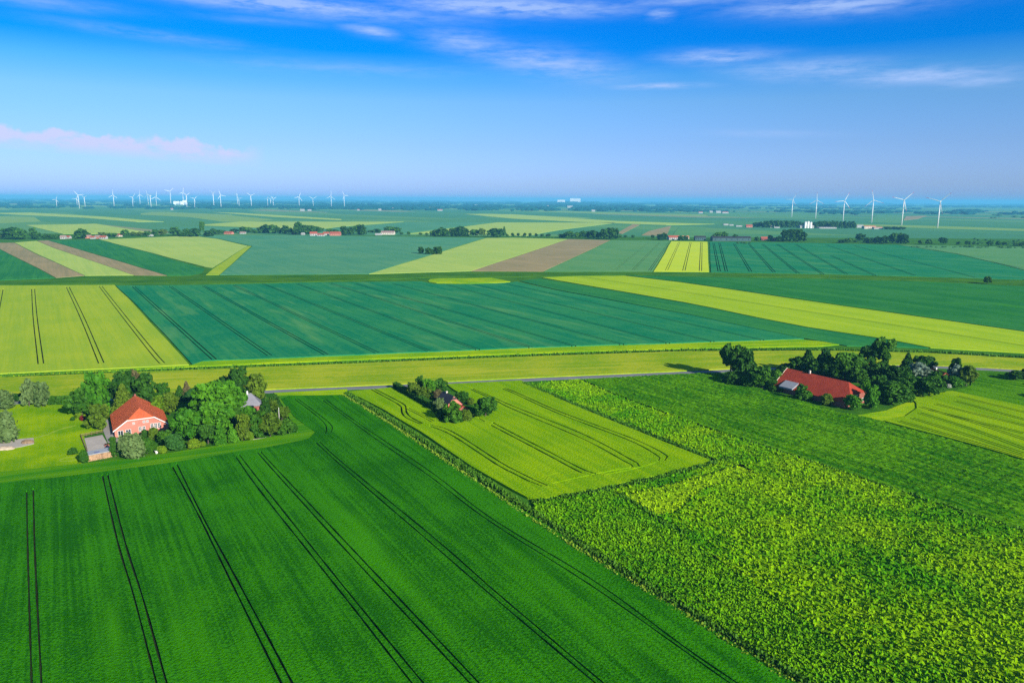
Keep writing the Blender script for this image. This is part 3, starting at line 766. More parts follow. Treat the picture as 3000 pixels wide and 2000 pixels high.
GL, GC, GR = 'trees around the red-roofed farmhouse', 'trees around the dark-roofed house', 'trees around the long red barn'
left = [
 ('bush', 'grey', 8, 1200, 1138, 62, 'pale grey-green willow cut by the left edge, the farther of two', 'willow'),
 ('bush', 'grey', 10, 1294, 1196, 78, 'large grey-green willow at the left edge, nearer to the paved patch', 'willow'),
 ('oval', 'grey', 86, 1190, 1116, 40, 'feathery pale willow by the lane, left one of a pair', 'willow'),
 ('oval', 'grey', 126, 1190, 1124, 44, 'feathery pale willow beside the dark hedge, right one of a pair', 'willow'),
 ('bush', 'dark', 52, 1174, 1151, 38, 'low dark shrub by the lane left of the two pale willows'),
 ('broad', 'mid', 240, 1218, 1138, 72, 'round dark green tree at the lawn end of the farmhouse grove'),
 ('oval', 'bright', 292, 1216, 1102, 74, 'tall green tree left of the red-roofed farmhouse, second from the lawn'),
 ('oval', 'olive', 288, 1257, 1186, 62, 'drooping olive tree at the lawn edge just left of the driveway'),
 ('broad', 'dark', 360, 1190, 1094, 74, 'tall dark tree rising directly behind the left roof slope of the farmhouse'),
 ('spruce', 'olive', 364, 1202, 1126, 52, 'light olive spruce with layered boughs against the left roof slope'),
 ('oval', 'dark', 432, 1192, 1096, 62, 'tall grey-dark tree behind the ridge of the red-roofed farmhouse'),
 ('oval', 'brown', 396, 1180, 1092, 44, 'thin brownish tree behind the farmhouse between two dark ones'),
 ('oval', 'mid', 480, 1186, 1126, 46, 'small green tree by the lane right of the farmhouse ridge'),
 ('broad', 'lime', 470, 1216, 1160, 46, 'yellowish shrubby tree touching the right roof slope of the farmhouse'),
 ('broad', 'olive', 497, 1214, 1152, 50, 'olive tree just right of the farmhouse roof before the dark gap'),
 ('spruce', 'dark', 528, 1172, 1130, 30, 'small dark conifer by the lane behind the olive tree'),
 ('spruce', 'brown', 549, 1170, 1118, 30, 'reddish brown conifer tip standing by the lane left of the bright chestnuts'),
 ('broad', 'teal', 566, 1196, 1142, 46, 'blue-green tree filling the gap left of the big bright chestnut'),
 ('broad', 'bright', 632, 1240, 1120, 122, 'biggest bright green chestnut tree in the middle of the farm grove', 'chestnut'),
 ('broad', 'bright', 680, 1232, 1120, 74, 'bright green chestnut right of the biggest one, left of the slate cottage', 'chestnut'),
 ('broad', 'dark', 655, 1182, 1106, 56, 'dark treetop showing above the biggest bright chestnut'),
 ('broad', 'bright', 556, 1292, 1198, 80, 'round bright tree in front of the dark gap right of the farmhouse'),
 ('broad', 'bright', 640, 1276, 1182, 88, 'bright tree in front of the biggest chestnut, behind the low dark one'),
 ('oval', 'dark', 704, 1192, 1086, 66, 'tallest dark tree by the lane behind the slate cottage, left half of its pair'),
 ('oval', 'olive', 754, 1188, 1098, 68, 'broad olive tree by the lane behind the slate cottage, right half of its pair'),
 ('broad', 'bright', 728, 1246, 1189, 46, 'bright round tree directly in front of the slate cottage'),
 ('oval', 'dark', 778, 1234, 1172, 32, 'dark narrow tree right of the slate cottage roof'),
 ('oval', 'olive', 802, 1224, 1176, 36, 'yellowish olive tree at the right edge of the farm grove behind the pole'),
 ('bush', 'dark', 795, 1246, 1205, 40, 'dark bush left of the white pole at the grove edge'),
 ('column', 'bright', 646, 1304, 1244, 44, 'bright pointed tree, leftmost of the front row by the low fence'),
 ('column', 'bright', 682, 1298, 1242, 38, 'slim bright tree in the front row by the low fence, second from its left end'),
 ('oval', 'olive', 714, 1290, 1214, 48, 'olive tree in the middle of the front row by the low pale fence'),
 ('oval', 'mid', 752, 1284, 1220, 40, 'green tree with dark foot in the front row, left of the wide olive one'),
 ('broad', 'olive', 792, 1278, 1210, 58, 'wide olive tree in the front row near the white pole'),
 ('broad', 'mid', 838, 1272, 1230, 54, 'low green tree at the right end of the front row by the fence corner'),
 ('bush', 'lime', 735, 1290, 1262, 18, 'small lime bush by the low pale fence under the olive tree'),
 ('broad', 'dark', 610, 1300, 1244, 48, 'low dark tree at the front edge left of the bright pointed one'),
 ('bush', 'lime', 570, 1311, 1285, 40, 'wide yellow-green bush at the wheat edge below the round bright tree'),
 ('bush', 'lime', 596, 1306, 1292, 18, 'small round yellow-green bush right of the wide yellow-green one'),
 ('bush', 'teal', 511, 1319, 1266, 50, 'large round blue-green bush at the wheat edge in the farm garden'),
 ('bush', 'lime', 476, 1326, 1304, 28, 'low yellow-green bush left of the large round blue-green bush'),
 ('bush', 'olive', 450, 1286, 1252, 30, 'yellowish olive bush below the white-framed windows of the farmhouse'),
 ('bush', 'dark', 427, 1283, 1258, 24, 'small dark bush below the farmhouse front between the willow and the windows'),
 ('bush', 'mid', 486, 1300, 1258, 42, 'green bush below the right corner of the farmhouse front'),
 ('bush', 'grey', 390, 1340, 1262, 74, 'big silver-grey willow in front of the farmhouse facade', 'willow'),
 ('bush', 'mid', 432, 1328, 1280, 34, 'green bush squeezed between the silver-grey willow and the low yellow-green bush'),
 ('bush', 'dark', 338, 1337, 1284, 26, 'dark upright bush between the log shed and the silver-grey willow'),
 ('bush', 'mid', 330, 1292, 1278, 20, 'small green bush on the terrace by the driveway end'),
 ('bush', 'mid', 246, 1357, 1314, 26, 'rough green bush at the outer left corner of the log shed'),
 ('bush', 'mid', 214, 1331, 1312, 26, 'faint low green bush on the lawn left of the log shed'),
 ('bush', 'lime', 232, 1224, 1208, 20, 'bright yellow bush at the lawn edge under the dark round tree'),
 ('bush', 'red', 243, 1231, 1216, 17, 'red-leaved bush touching the bright yellow bush on the lawn'),
 ('bush', 'dark', 214, 1232, 1219, 13, 'tiny dark round bush on the lawn left of the red-leaved one'),
 ('broad', 'mid', 598, 1218, 1150, 54, 'green tree between the blue-green one and the biggest chestnut'),
 ('broad', 'mid', 606, 1264, 1198, 50, 'shaded green tree under the left side of the biggest chestnut'),
 ('broad', 'dark', 584, 1288, 1236, 42, 'dark low tree right below the round bright tree'),
 ('broad', 'mid', 692, 1264, 1200, 58, 'green tree below the right-hand chestnut, above the pointed ones'),
 ('oval', 'bright', 664, 1288, 1228, 38, 'bright tree behind the two pointed trees of the front row'),
 ('broad', 'mid', 762, 1258, 1206, 50, 'green tree below the slate cottage between the olive ones'),
 ('broad', 'bright', 736, 1274, 1222, 42, 'bright tree behind the front row below the slate cottage'),
 ('broad', 'olive', 826, 1236, 1192, 38, 'olive tree right behind the white pole'),
 ('bush', 'mid', 856, 1266, 1238, 34, 'green bush at the outer corner of the farm grove'),
 ('broad', 'dark', 528, 1264, 1222, 44, 'dark tree in the shaded gap right of the farmhouse front'),
 ('broad', 'mid', 592, 1180, 1128, 48, 'green tree by the lane behind the blue-green one'),
 ('broad', 'dark', 618, 1174, 1124, 44, 'dark tree by the lane left behind the biggest chestnut'),
 ('oval', 'dark', 808, 1206, 1158, 36, 'dark slim tree by the lane at the right end of the grove'),
]
centre = [
 ('oval', 'dark', 1230, 1153, 1100, 30, 'tallest narrow tree by the lane above the dark hedge'),
 ('broad', 'olive', 1210, 1163, 1117, 40, 'olive tree just behind the upper end of the dark hedge'),
 ('broad', 'bright', 1258, 1162, 1107, 40, 'bright green tree in the middle of the roadside clump at the small house'),
 ('broad', 'mid', 1288, 1155, 1108, 50, 'dark green tree at the right end of the roadside clump at the small house'),
 ('broad', 'olive', 1240, 1174, 1130, 44, 'light olive tree in front of the roadside clump'),
 ('bush', 'brown', 1284, 1170, 1140, 36, 'brownish shrub left above the dark roof'),
 ('broad', 'grey', 1286, 1208, 1163, 36, 'pale grey-green tree left of the dark-roofed house', 'tree'),
 ('bush', 'dark', 1296, 1226, 1190, 40, 'dark shrub below the pale grey-green tree'),
 ('oval', 'mid', 1326, 1240, 1172, 60, 'big green tree directly in front of the dark roof'),
 ('bush', 'olive', 1366, 1233, 1194, 44, 'olive shrub with pale flowers in front of the red lean-to'),
 ('bush', 'dark', 1345, 1240, 1212, 24, 'small dark shrub at the barley edge between the big green tree and the olive shrub'),
 ('broad', 'mid', 1422, 1224, 1160, 66, 'large round tree on the barley field right of the red lean-to'),
 ('broad', 'mid', 1354, 1184, 1143, 46, 'green tree behind the pink gable of the small house'),
 ('bush', 'olive', 1378, 1186, 1162, 26, 'olive shrub behind the red lean-to'),
]
right = [
 ('high', 'dark', 2139, 1110, 1009, 66, 'ragged tall dark tree at the left end of the barn grove, shading the lane'),
 ('oval', 'dark', 2178, 1116, 1020, 72, 'broad dark tree beside the ragged tall one at the lane'),
 ('broad', 'mid', 2234, 1136, 1068, 84, 'round green tree with sunlit right side left of the red barn'),
 ('bush', 'dark', 2152, 1124, 1082, 80, 'low dark shrub under the ragged tall tree by the lane'),
 ('bush', 'dark', 2196, 1132, 1092, 66, 'low dark shrub under the broad dark tree left of the barn'),
 ('bush', 'dark', 2300, 1090, 1064, 50, 'low dark shrub behind the left gable of the red barn'),
 ('bush', 'dark', 2262, 1146, 1126, 30, 'dark low shrub before the left corner of the barn'),
 ('bush', 'mid', 2291, 1146, 1122, 30, 'small green shrub left of the grey roof piece of the barn'),
 ('oval', 'mid', 2346, 1172, 1122, 42, 'green tree before the barn covering the right end of the grey roof piece'),
 ('bush', 'bright', 2368, 1172, 1142, 30, 'sunlit green shrub right of the tree before the barn'),
 ('bush', 'olive', 2422, 1186, 1152, 42, 'pale olive shrub in front of the middle of the barn'),
 ('broad', 'bright', 2497, 1200, 1155, 46, 'round bright tree at the near right corner of the barn'),
 ('oval', 'bright', 2548, 1196, 1126, 48, 'tall bright tree before the right end of the barn'),
 ('oval', 'bright', 2532, 1164, 1108, 38, 'bright tree behind the lit hip end of the barn'),
 ('spruce', 'dark', 2364, 1096, 1020, 60, 'dark spruce rising behind the left part of the barn ridge'),
 ('spruce', 'teal', 2414, 1100, 1014, 70, 'broad dark fir behind the barn ridge right of the spruce'),
 ('broad', 'dark', 2440, 1112, 1056, 66, 'dark tree close behind the middle of the barn ridge'),
 ('broad', 'mid', 2474, 1112, 1028, 88, 'large green tree behind the barn between the fir and the slender pair'),
 ('high', 'dark', 2537, 1088, 1005, 60, 'slender tall tree with bare stem behind the barn, left one of a pair'),
 ('high', 'mid', 2583, 1092, 990, 66, 'tallest slender tree with bare stem behind the barn, right one of a pair'),
 ('oval', 'dark', 2542, 1112, 1044, 46, 'dark tree under the slender left one behind the barn'),
 ('broad', 'mid', 2512, 1122, 1074, 56, 'green tree behind the right part of the barn ridge'),
 ('broad', 'dark', 2580, 1114, 1056, 56, 'dull dark tree below the tallest slender tree'),
 ('broad', 'dark', 2612, 1132, 1068, 58, 'dark tree in the middle of the barn grove behind the wide dense one'),
 ('broad', 'mid', 2575, 1150, 1096, 50, 'shaded green tree right behind the hip end of the barn'),
 ('spruce', 'dark', 2655, 1098, 1029, 44, 'pointed dark conifer right of the tall slender pair'),
 ('broad', 'dark', 2706, 1096, 1040, 58, 'dull dark tree by the lane behind the silvery one'),
 ('broad', 'silver', 2690, 1120, 1060, 70, 'silvery whitish tree in the right half of the barn grove', 'tree'),
 ('broad', 'mid', 2658, 1150, 1090, 60, 'round sunlit green tree below the silvery one'),
 ('broad', 'mid', 2612, 1184, 1116, 88, 'wide dense tree at the front of the barn grove by the lime margin'),
 ('broad', 'mid', 2722, 1162, 1100, 78, 'green tree left of the small red house'),
 ('bush', 'dark', 2750, 1150, 1118, 34, 'dark shrub before the small red house'),
 ('bush', 'olive', 2697, 1164, 1136, 30, 'low olive shrub at the striped field corner'),
 ('oval', 'dark', 2797, 1114, 1044, 40, 'dark pointed tree at the right end of the barn grove'),
 ('oval', 'silver', 2794, 1124, 1068, 48, 'greyish tree below the dark pointed one at the right end', 'tree'),
 ('broad', 'olive', 2830, 1130, 1066, 50, 'olive tree at the far right end of the barn grove'),
 ('bush', 'bright', 2798, 1132, 1098, 50, 'bright round shrub at the right end of the barn grove'),
 ('bush', 'white', 2778, 1136, 1122, 16, 'small white flowering shrub beside the small red house'),
 ('broad', 'dark', 2972, 1114, 1082, 42, 'dark tree beside the lane near the right edge'),
 ('broad', 'dark', 3008, 1112, 1076, 44, 'dark tree cut by the right edge beside the lane'),
 ('broad', 'dark', 2332, 1092, 1042, 48, 'dark tree left of the spruce behind the barn'),
 ('broad', 'mid', 2390, 1104, 1054, 50, 'green tree between the spruce and the fir'),
 ('broad', 'mid', 2504, 1098, 1046, 52, 'green tree left below the slender pair'),
 ('broad', 'mid', 2636, 1162, 1106, 58, 'green tree behind the wide dense one, left of the round sunlit one'),
 ('broad', 'mid', 2742, 1134, 1084, 48, 'green tree directly behind the small red house'),
 ('broad', 'dark', 2646, 1124, 1070, 50, 'dark tree under the pointed conifer'),
 ('broad', 'bright', 2586, 1174, 1124, 44, 'sunlit tree left of the wide dense one'),
 ('bush', 'mid', 2660, 1176, 1144, 46, 'low green shrub right of the wide dense tree'),
 ('broad', 'mid', 2893, 832, 808, 24, 'lone dark tree on the green bank far right'),
]
for grp, tab in ((GL, left), (GC, centre), (GR, right)):
    for t in tab:
        if tab is centre: t = (*t[:4], t[3] - (t[3] - t[4]) * .92, t[5] * .90, *t[6:])
        if tab is right: t = (*t[:4], t[3] - (t[3] - t[4]) * .91, t[5] * .93, *t[6:])
        tree(*t[:7], group=grp, name=(t[7] if len(t) > 7 else None))
for x, y, t, w in ((3085, 1120, 1075, 46), (3140, 1150, 1100, 50), (3070, 1172, 1140, 40)):
    tree('broad', 'dark', x, y, t, w, 'dark tree just beyond the right edge beside the lane', 'trees beyond the right edge')

def hedge(name, label, a, b, w, h, color, n):
    A, B = G(*a), G(*b)
    d = B - A; ln = d.length
    s = rng.random(n); u = rng.uniform(-1, 1, n); v = rng.random(n)
    face = rng.random(n)
    y = np.where(face < .4, u * w / 2, np.sign(u) * w / 2) + rng.normal(0, .08, n)
    z = np.where(face < .4, h, v * h) + rng.normal(0, .08, n)
    V, F = blades_np(s * ln, y, np.maximum(z, .05) - .2, 0.5, .9)
    bm = bmesh.new(); box(bm, 0, ln, -w / 2 + .1, w / 2 - .1, 0, h - .15)
    t = root(name, A, math.atan2(d.y, d.x), label, 'hedge')
    bm_obj('core', bm, L['dark'], t)
    o = np_mesh('foliage', V, F, L[color]); o.parent = t
hedge('hedge', 'long clipped dark hedge running from the lane to the small dark-roofed house', (1157, 1138), (1276, 1206), 1.8, 2.6, 'dark', 5000)
hedge('hedge', 'dark hedge behind the lawn left of the farmhouse grove', (146, 1184), (236, 1182), 2.2, 2.8, 'mid', 3000)

# ------------------------------------------------------------------ far trees
VT = 'trees along the village road'
row = '''38,700,672,58,b 11,700,685,20,o 60,702,676,30,b 98,700,674,22,d 110,701,685,22,b 135,700,688,22,b 153,700,689,24,b 168,700,688,16,b 237,699,676,32,d 257,696,684,18,b 301,693,683,24,o
329,694,685,24,b 367,693,677,22,b 393,692,682,20,o 413,692,682,20,o 431,692,680,20,b 454,691,676,18,b 477,690,675,24,o 513,691,671,30,d 531,692,680,16,b 548,694,674,26,d 571,694,673,30,d 594,690,657,14,h
610,693,679,28,d 625,685,672,14,b 643,686,676,30,b 687,683,673,24,b 712,684,668,20,d 725,684,669,20,b 745,684,675,16,b 763,683,668,18,d 776,683,663,24,d 799,684,663,32,b 812,684,668,24,d 822,684,672,18,b
837,685,666,22,d 850,686,671,18,b 875,688,657,26,d 891,687,664,28,d 909,686,665,28,d 924,684,667,26,b 937,680,669,20,b 965,684,673,18,b 983,684,675,20,b 1008,689,667,20,d 1026,688,669,20,d 1041,688,666,20,b
1057,688,663,28,d 1064,688,668,20,d 1087,682,676,22,b 1105,683,673,20,d 1136,680,667,22,b 1148,683,668,24,b 1164,684,669,20,b 1176,689,682,10,b 1197,689,681,9,b'''
row2 = '''1232,690,684,9,b 1250,690,684,9,b 1266,692,680,12,b 1276,692,676,18,d 1292,693,672,30,d 1307,693,676,22,b 1327,693,673,22,d 1348,693,668,30,d 1363,693,674,20,d 1389,693,676,26,b 1412,694,673,20,o 1435,694,677,18,b
1450,694,673,36,d 1465,694,674,22,d 1477,690,668,12,s 1486,693,688,8,b'''
row3 = '''1502,692,685,9,d 1519,692,685,9,d 1537,692,685,9,d 1553,693,685,9,d 1570,693,686,9,d 1589,693,687,11,d 1606,693,687,13,d'''
row4 = '''1644,697,688,18,d 1659,697,684,16,b 1669,698,681,24,b 1692,699,684,20,b 1708,699,681,22,b 1725,699,681,24,d 1736,700,679,24,d 1756,700,684,20,b 1771,701,676,26,d 1789,701,673,28,d 1804,700,675,16,d'''
row5 = '''1817,698,690,9,b 1832,697,691,9,b 1854,698,691,9,b 1912,700,691,9,b 1933,703,689,18,d 1943,703,687,20,d 1994,704,693,20,d 2009,704,694,16,d 2091,704,690,11,b 2106,702,684,22,b 2119,702,683,20,b 2152,706,691,18,d
2216,706,697,13,d 2254,706,692,15,d 2280,708,695,16,d 2300,708,680,24,d 2318,708,677,30,d 2336,708,677,30,d 2351,708,684,20,d'''
row6 = '''2466,712,704,20,d 2487,712,700,22,b 2505,711,705,14,b 2520,706,688,26,d 2538,711,699,18,d 2553,711,699,18,d 2568,713,697,18,d 2589,715,696,24,d 2619,713,688,26,d 2635,713,689,20,d 2650,714,691,22,d'''
row7 = '''2697,717,706,13,b 2721,717,704,17,b 2762,716,700,21,b 2807,717,710,10,b 2834,719,708,15,b 2853,718,711,9,b 2899,721,709,15,b 2924,721,709,13,b 2943,720,711,15,b 2975,721,713,14,b 2989,721,712,15,d 2998,721,711,12,d'''
row8 = '''1232,744,727,17,d 1255,745,729,19,d 1266,745,733,16,d 1279,745,727,23,d 1288,745,727,15,d'''
row9 = '''2215,665,655,18,d 2228,666,653,20,d 2243,667,651,20,d 2256,667,650,20,d 2272,667,650,22,d 2288,667,650,22,d 2304,667,650,22,d 2320,667,650,22,d 2336,667,651,20,d 2352,667,655,14,d
2386,668,654,18,d 2400,668,652,20,d 2414,668,651,20,d 2428,668,652,18,d 2440,669,652,14,d 2450,669,652,12,d 2462,669,652,12,d 2473,669,652,12,d 2486,669,653,18,d 2498,669,653,18,d 2600,672,666,20,d 2620,672,666,22,d 2640,673,667,22,d'''
KD = {'b': ('broad', 'mid', 'rounded green'), 'o': ('broad', 'olive', 'olive'), 'd': ('oval', 'dark', 'dark'), 'h': ('high', 'mid', 'slim tall'), 's': ('spruce', 'dark', 'pointed dark')}
def tree_row(txt, where, group):
    L_ = sorted((tuple(t.split(',')) for t in txt.split()), key=lambda t: int(t[0]))
    for i, (x, yb, yt, w, k) in enumerate(L_):
        kd = KD[k]
        tree(kd[0], kd[1], int(x), int(yb), int(yt) - 1, int(w) * 1.05, f'{kd[2]} tree, {ordinal(i)} from the left {where}', group, lod=1)
tree_row(row, 'in the village tree row on the left', VT)
tree_row(row2, 'in the long clump right of the village', VT)
tree_row(row3, 'of the tiny evenly spaced roadside trees', VT)
tree_row(row4, 'in the dark clump above the brown field', VT)
tree_row(row5, 'along the red farm and its sheds', VT)
tree_row(row6, 'in the clump on the right road', VT)
tree_row(row7, 'of the scattered roadside trees far right', VT)
tree_row(row8, 'of the lone group on the blue-green field', 'lone trees on the far blue-green field')
tree_row(row9, 'in the wood around the white works', 'trees around the white works')

# ------------------------------------------------------------------ far woods
def woodland(name, label, belts, seed, color, broken=False):
    r = np.random.default_rng(seed)
    VV, FF = [], []; nv = 0
    ring = 7
    for (x0, x1, y0, y1, n, hmin, hmax) in belts:
        for _ in range(n):
            px = r.uniform(x0, x1); yy = r.uniform(0, 1)
            if broken and mnoise.noise(Vector((px / 42, (y0 + (y1 - y0) * yy) / 2.6, 7.7))) < -.10: continue      # clearings
            p = G(px, y0 + (y1 - y0) * yy + (px - 1500) * 0.0053)
            h = r.uniform(hmin, hmax) * r.choice((.6, 1, 1, 1.3)); w = h * r.uniform(.7, 1.5) * (1 + p.y / 9000)
            vs = []
            for (zz, rr) in ((0, .75), (.45, 1.0), (.8, .7)):
                for i in range(ring):
                    a = 6.2832 * i / ring + zz
                    q = w * rr * r.uniform(.75, 1.2)
                    vs.append((p.x + q * math.cos(a), p.y + q * math.sin(a), h * zz * r.uniform(.9, 1.1)))
            vs.append((p.x, p.y, h))
            fs = []
            for l in range(2):
                for i in range(ring):
                    fs.append((l * ring + i, l * ring + (i + 1) % ring, (l + 1) * ring + (i + 1) % ring, (l + 1) * ring + i))
            for i in range(ring): fs.append((2 * ring + i, 2 * ring + (i + 1) % ring, 3 * ring))
            FF += [[k + nv for k in f] for f in fs]; VV += vs; nv += len(vs)
    o = mesh_obj(name, VV, FF, L[color])
    return tag(o, label, 'wood', None, 'stuff')
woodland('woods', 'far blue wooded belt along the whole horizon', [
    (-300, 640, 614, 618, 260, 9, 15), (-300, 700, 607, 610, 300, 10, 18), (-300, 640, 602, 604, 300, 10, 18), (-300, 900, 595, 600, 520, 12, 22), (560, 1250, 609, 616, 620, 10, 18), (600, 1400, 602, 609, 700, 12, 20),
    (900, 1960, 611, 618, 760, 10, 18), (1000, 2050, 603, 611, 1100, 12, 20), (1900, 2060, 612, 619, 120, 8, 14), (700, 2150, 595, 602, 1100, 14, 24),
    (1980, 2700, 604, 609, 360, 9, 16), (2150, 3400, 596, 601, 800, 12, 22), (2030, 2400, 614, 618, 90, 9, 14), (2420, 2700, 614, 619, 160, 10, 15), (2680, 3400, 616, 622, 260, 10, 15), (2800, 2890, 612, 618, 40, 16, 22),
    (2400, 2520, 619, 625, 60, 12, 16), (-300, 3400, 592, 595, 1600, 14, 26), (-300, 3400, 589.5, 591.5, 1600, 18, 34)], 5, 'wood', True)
woodland('woods', 'low dark hedgerows and bushes scattered along the far road on the right', [(2140, 2210, 708, 711, 10, 1.5, 3), (2660, 3100, 717, 720, 60, 1.2, 2.6), (1490, 1660, 695, 697, 40, .8, 1.6), (2840, 3100, 694, 712, 40, 1.5, 4), (2900, 3200, 620, 634, 30, 4, 9)], 8, 'teal')

# ------------------------------------------------------------------ buildings
M_brick = plain_mat('pink_brick', (0.50, 0.19, 0.14), 0.85, 0.15, .16, 2.2, bump=.03)
M_brickd = plain_mat('dark_brick', (0.28, 0.10, 0.075), 0.85, 0.15, .2, 2.2)
M_white = plain_mat('white_paint', (0.76, 0.75, 0.72), 0.6, 0.3, .06, 1.5)
M_cream = plain_mat('cream_plaster', (0.62, 0.55, 0.45), 0.8, 0.2, .1, 1.5)
M_glass = plain_mat('window_glass', (0.02, 0.03, 0.045), 0.08, 0.6, .2, .5)
M_slate = plain_mat('grey_slate', (0.20, 0.20, 0.23), 0.6, 0.3, .15, 1.2)
M_darkroof = plain_mat('dark_tiles', (0.035, 0.032, 0.035), 0.6, 0.3, .25, 1.5)
M_greymetal = plain_mat('grey_sheet', (0.36, 0.38, 0.40), 0.5, 0.4, .1, .4)
M_wood = plain_mat('old_wood', (0.22, 0.15, 0.09), 0.9, 0.1, .3, 3)
M_log = plain_mat('split_logs', (0.38, 0.24, 0.14), 0.9, 0.1, .5, 5, bump=.1)
M_stone = plain_mat('terrace_stone', (0.42, 0.38, 0.33), 0.9, 0.1, .15, 1.2)
M_sand = plain_mat('sand', (0.45, 0.36, 0.26), 0.95, 0.05, .2, 1)
M_barnshed = plain_mat('green_shed', (0.05, 0.10, 0.10), 0.7, 0.2, .2, .3)
M_steel = plain_mat('turbine_white', (0.72, 0.72, 0.72), 0.45, 0.4, .03, .05)
M_redtip = plain_mat('red_paint', (0.55, 0.05, 0.05), 0.5, 0.3, .05, .2)

def tile_mat(name, a, b, spots=0.0):
    mt, nt = mat_new(name); k = N(nt)
    tc = k.add('ShaderNodeTexCoord').outputs['Object']
    n1 = k.noise(tc, .35, 4, .6); n2 = k.noise(tc, 3.5, 2, .5)
    w = k.add('ShaderNodeTexWave', bands_direction='Y'); w.inputs['Scale'].default_value = 1.6; w.inputs['Distortion'].default_value = .6
    k.link(tc, w.inputs['Vector'])
    f = k.math('ADD', k.math('MULTIPLY_ADD', k.math('ADD', n1, n2), 1.5, -1.0), k.math('MULTIPLY', w.outputs['Fac'], .22), clamp=True)
    col = k.mix(f, a, b)
    if spots:
        s = k.noise(k.mapping(tc, 0, (1.0, .35, 1)), .8, 2, .5)
        col = k.mix(k.math('MULTIPLY', k.math('SUBTRACT', s, .70), 14 * spots, clamp=True), col, (0.62, 0.52, 0.44))
    k.out(k.principled(col, .9, .05, k.bump(w.outputs['Fac'], .06)))
    return mt
M_tile = tile_mat('red_roof_tiles', (0.40, 0.080, 0.034), (0.60, 0.135, 0.052), .7)
M_tile2 = tile_mat('deep_red_tiles', (0.24, 0.034, 0.022), (0.40, 0.062, 0.032))
M_fartile = plain_mat('far_red_tiles', (0.33, 0.085, 0.05), .8, .2, .15, .2)
M_farbrown = plain_mat('far_brown_roof', (0.30, 0.20, 0.17), .8, .2, .15, .2)

def roof(name, W, Ln, ze, zr, mat, parent, front=None, back=None, over=0.35, th=0.18):
    """gable roof along +y; front/back = (height, setback) of a half hip"""
    h = W / 2; sl = (zr - ze) / h
    zo = ze - over * sl; xo = h + over
    bm = bmesh.new()
    def end(spec, y, s):
        if spec: zh, sb = spec; return (zr - zh) / sl, zh, y - s * sb
        return 0.0, zr, y
    y0, y1 = -over, Ln + over
    fx, fz, fy = end(front, y0, -1); bx, bz, by = end(back, y1, 1)
    def face(*p): bm.faces.new([bm.verts.new(q) for q in p])
    for s in (-1, 1):
        pts = [(s * xo, y0, zo), (s * xo, y1, zo)]
        pts += [(s * bx, y1, bz), (0, by, zr)] if back else [(0, y1, zr)]
        pts += [(0, fy, zr), (s * fx, y0, fz)] if front else [(0, y0, zr)]
        face(*(pts if s > 0 else pts[::-1]))
    if front: face((-fx, y0, fz), (fx, y0, fz), (0, fy, zr))
    if back: face((bx, y1, bz), (-bx, y1, bz), (0, by, zr))
    bmesh.ops.remove_doubles(bm, verts=bm.verts, dist=1e-4)
    bmesh.ops.recalc_face_normals(bm, faces=bm.faces)
    if sum(f.normal.z for f in bm.faces) < 0: bmesh.ops.reverse_faces(bm, faces=bm.faces)
    top = list(bm.faces)
    r = bmesh.ops.extrude_face_region(bm, geom=top)
    for v in [e for e in r['geom'] if isinstance(e, bmesh.types.BMVert)]: v.co.z += th
    return bm_obj(name, bm, mat, parent)

def walls(W, Ln, ze, zr, mat, parent, front=None, back=None, name='wall'):
    h = W / 2; sl = (zr - ze) / h
    bm = bmesh.new()
    def prof(spec, y):
        if spec:
            q = (zr - spec[0]) / sl
            return [(-h, y, -.1), (h, y, -.1), (h, y, ze), (q, y, spec[0]), (-q, y, spec[0]), (-h, y, ze)]
        return [(-h, y, -.1), (h, y, -.1), (h, y, ze), (0, y, zr), (0, y, zr), (-h, y, ze)]
    a = [bm.verts.new(p) for p in prof(front, 0)]; b = [bm.verts.new(p) for p in prof(back, Ln)]
    bm.faces.new(a); bm.faces.new(b[::-1])
    for i in range(6): bm.faces.new((a[i], b[i], b[(i + 1) % 6], a[(i + 1) % 6]))
    bmesh.ops.remove_doubles(bm, verts=bm.verts, dist=1e-4)
    return bm_obj(name, bm, mat, parent)

def window(parent, x, z, w, h, nx=2, nz=2, y=0.0, frame=None, name='window'):
    bm = bmesh.new(); t = .09
    box(bm, x - w / 2, x + w / 2, y - .05, y - .005, z, z + t); box(bm, x - w / 2, x + w / 2, y - .05, y - .005, z + h - t, z + h)
    for i in range(nx + 1):
        xx = x - w / 2 + t / 2 + (w - t) * i / nx
        box(bm, xx - t / 2, xx + t / 2, y - .048, y - .006, z + t, z + h - t)
    for j in range(1, nz):
        zz = z + h * j / nz
        box(bm, x - w / 2 + t, x + w / 2 - t, y - .044, y - .008, zz - t / 3, zz + t / 3)
    f = bm_obj(name, bm, frame or M_white, parent)
    bm = bmesh.new(); box(bm, x - w / 2 + .02, x + w / 2 - .02, y - .02, y - .003, z + .02, z + h - .02)
    bm_obj('pane', bm, M_glass, f)
    return f

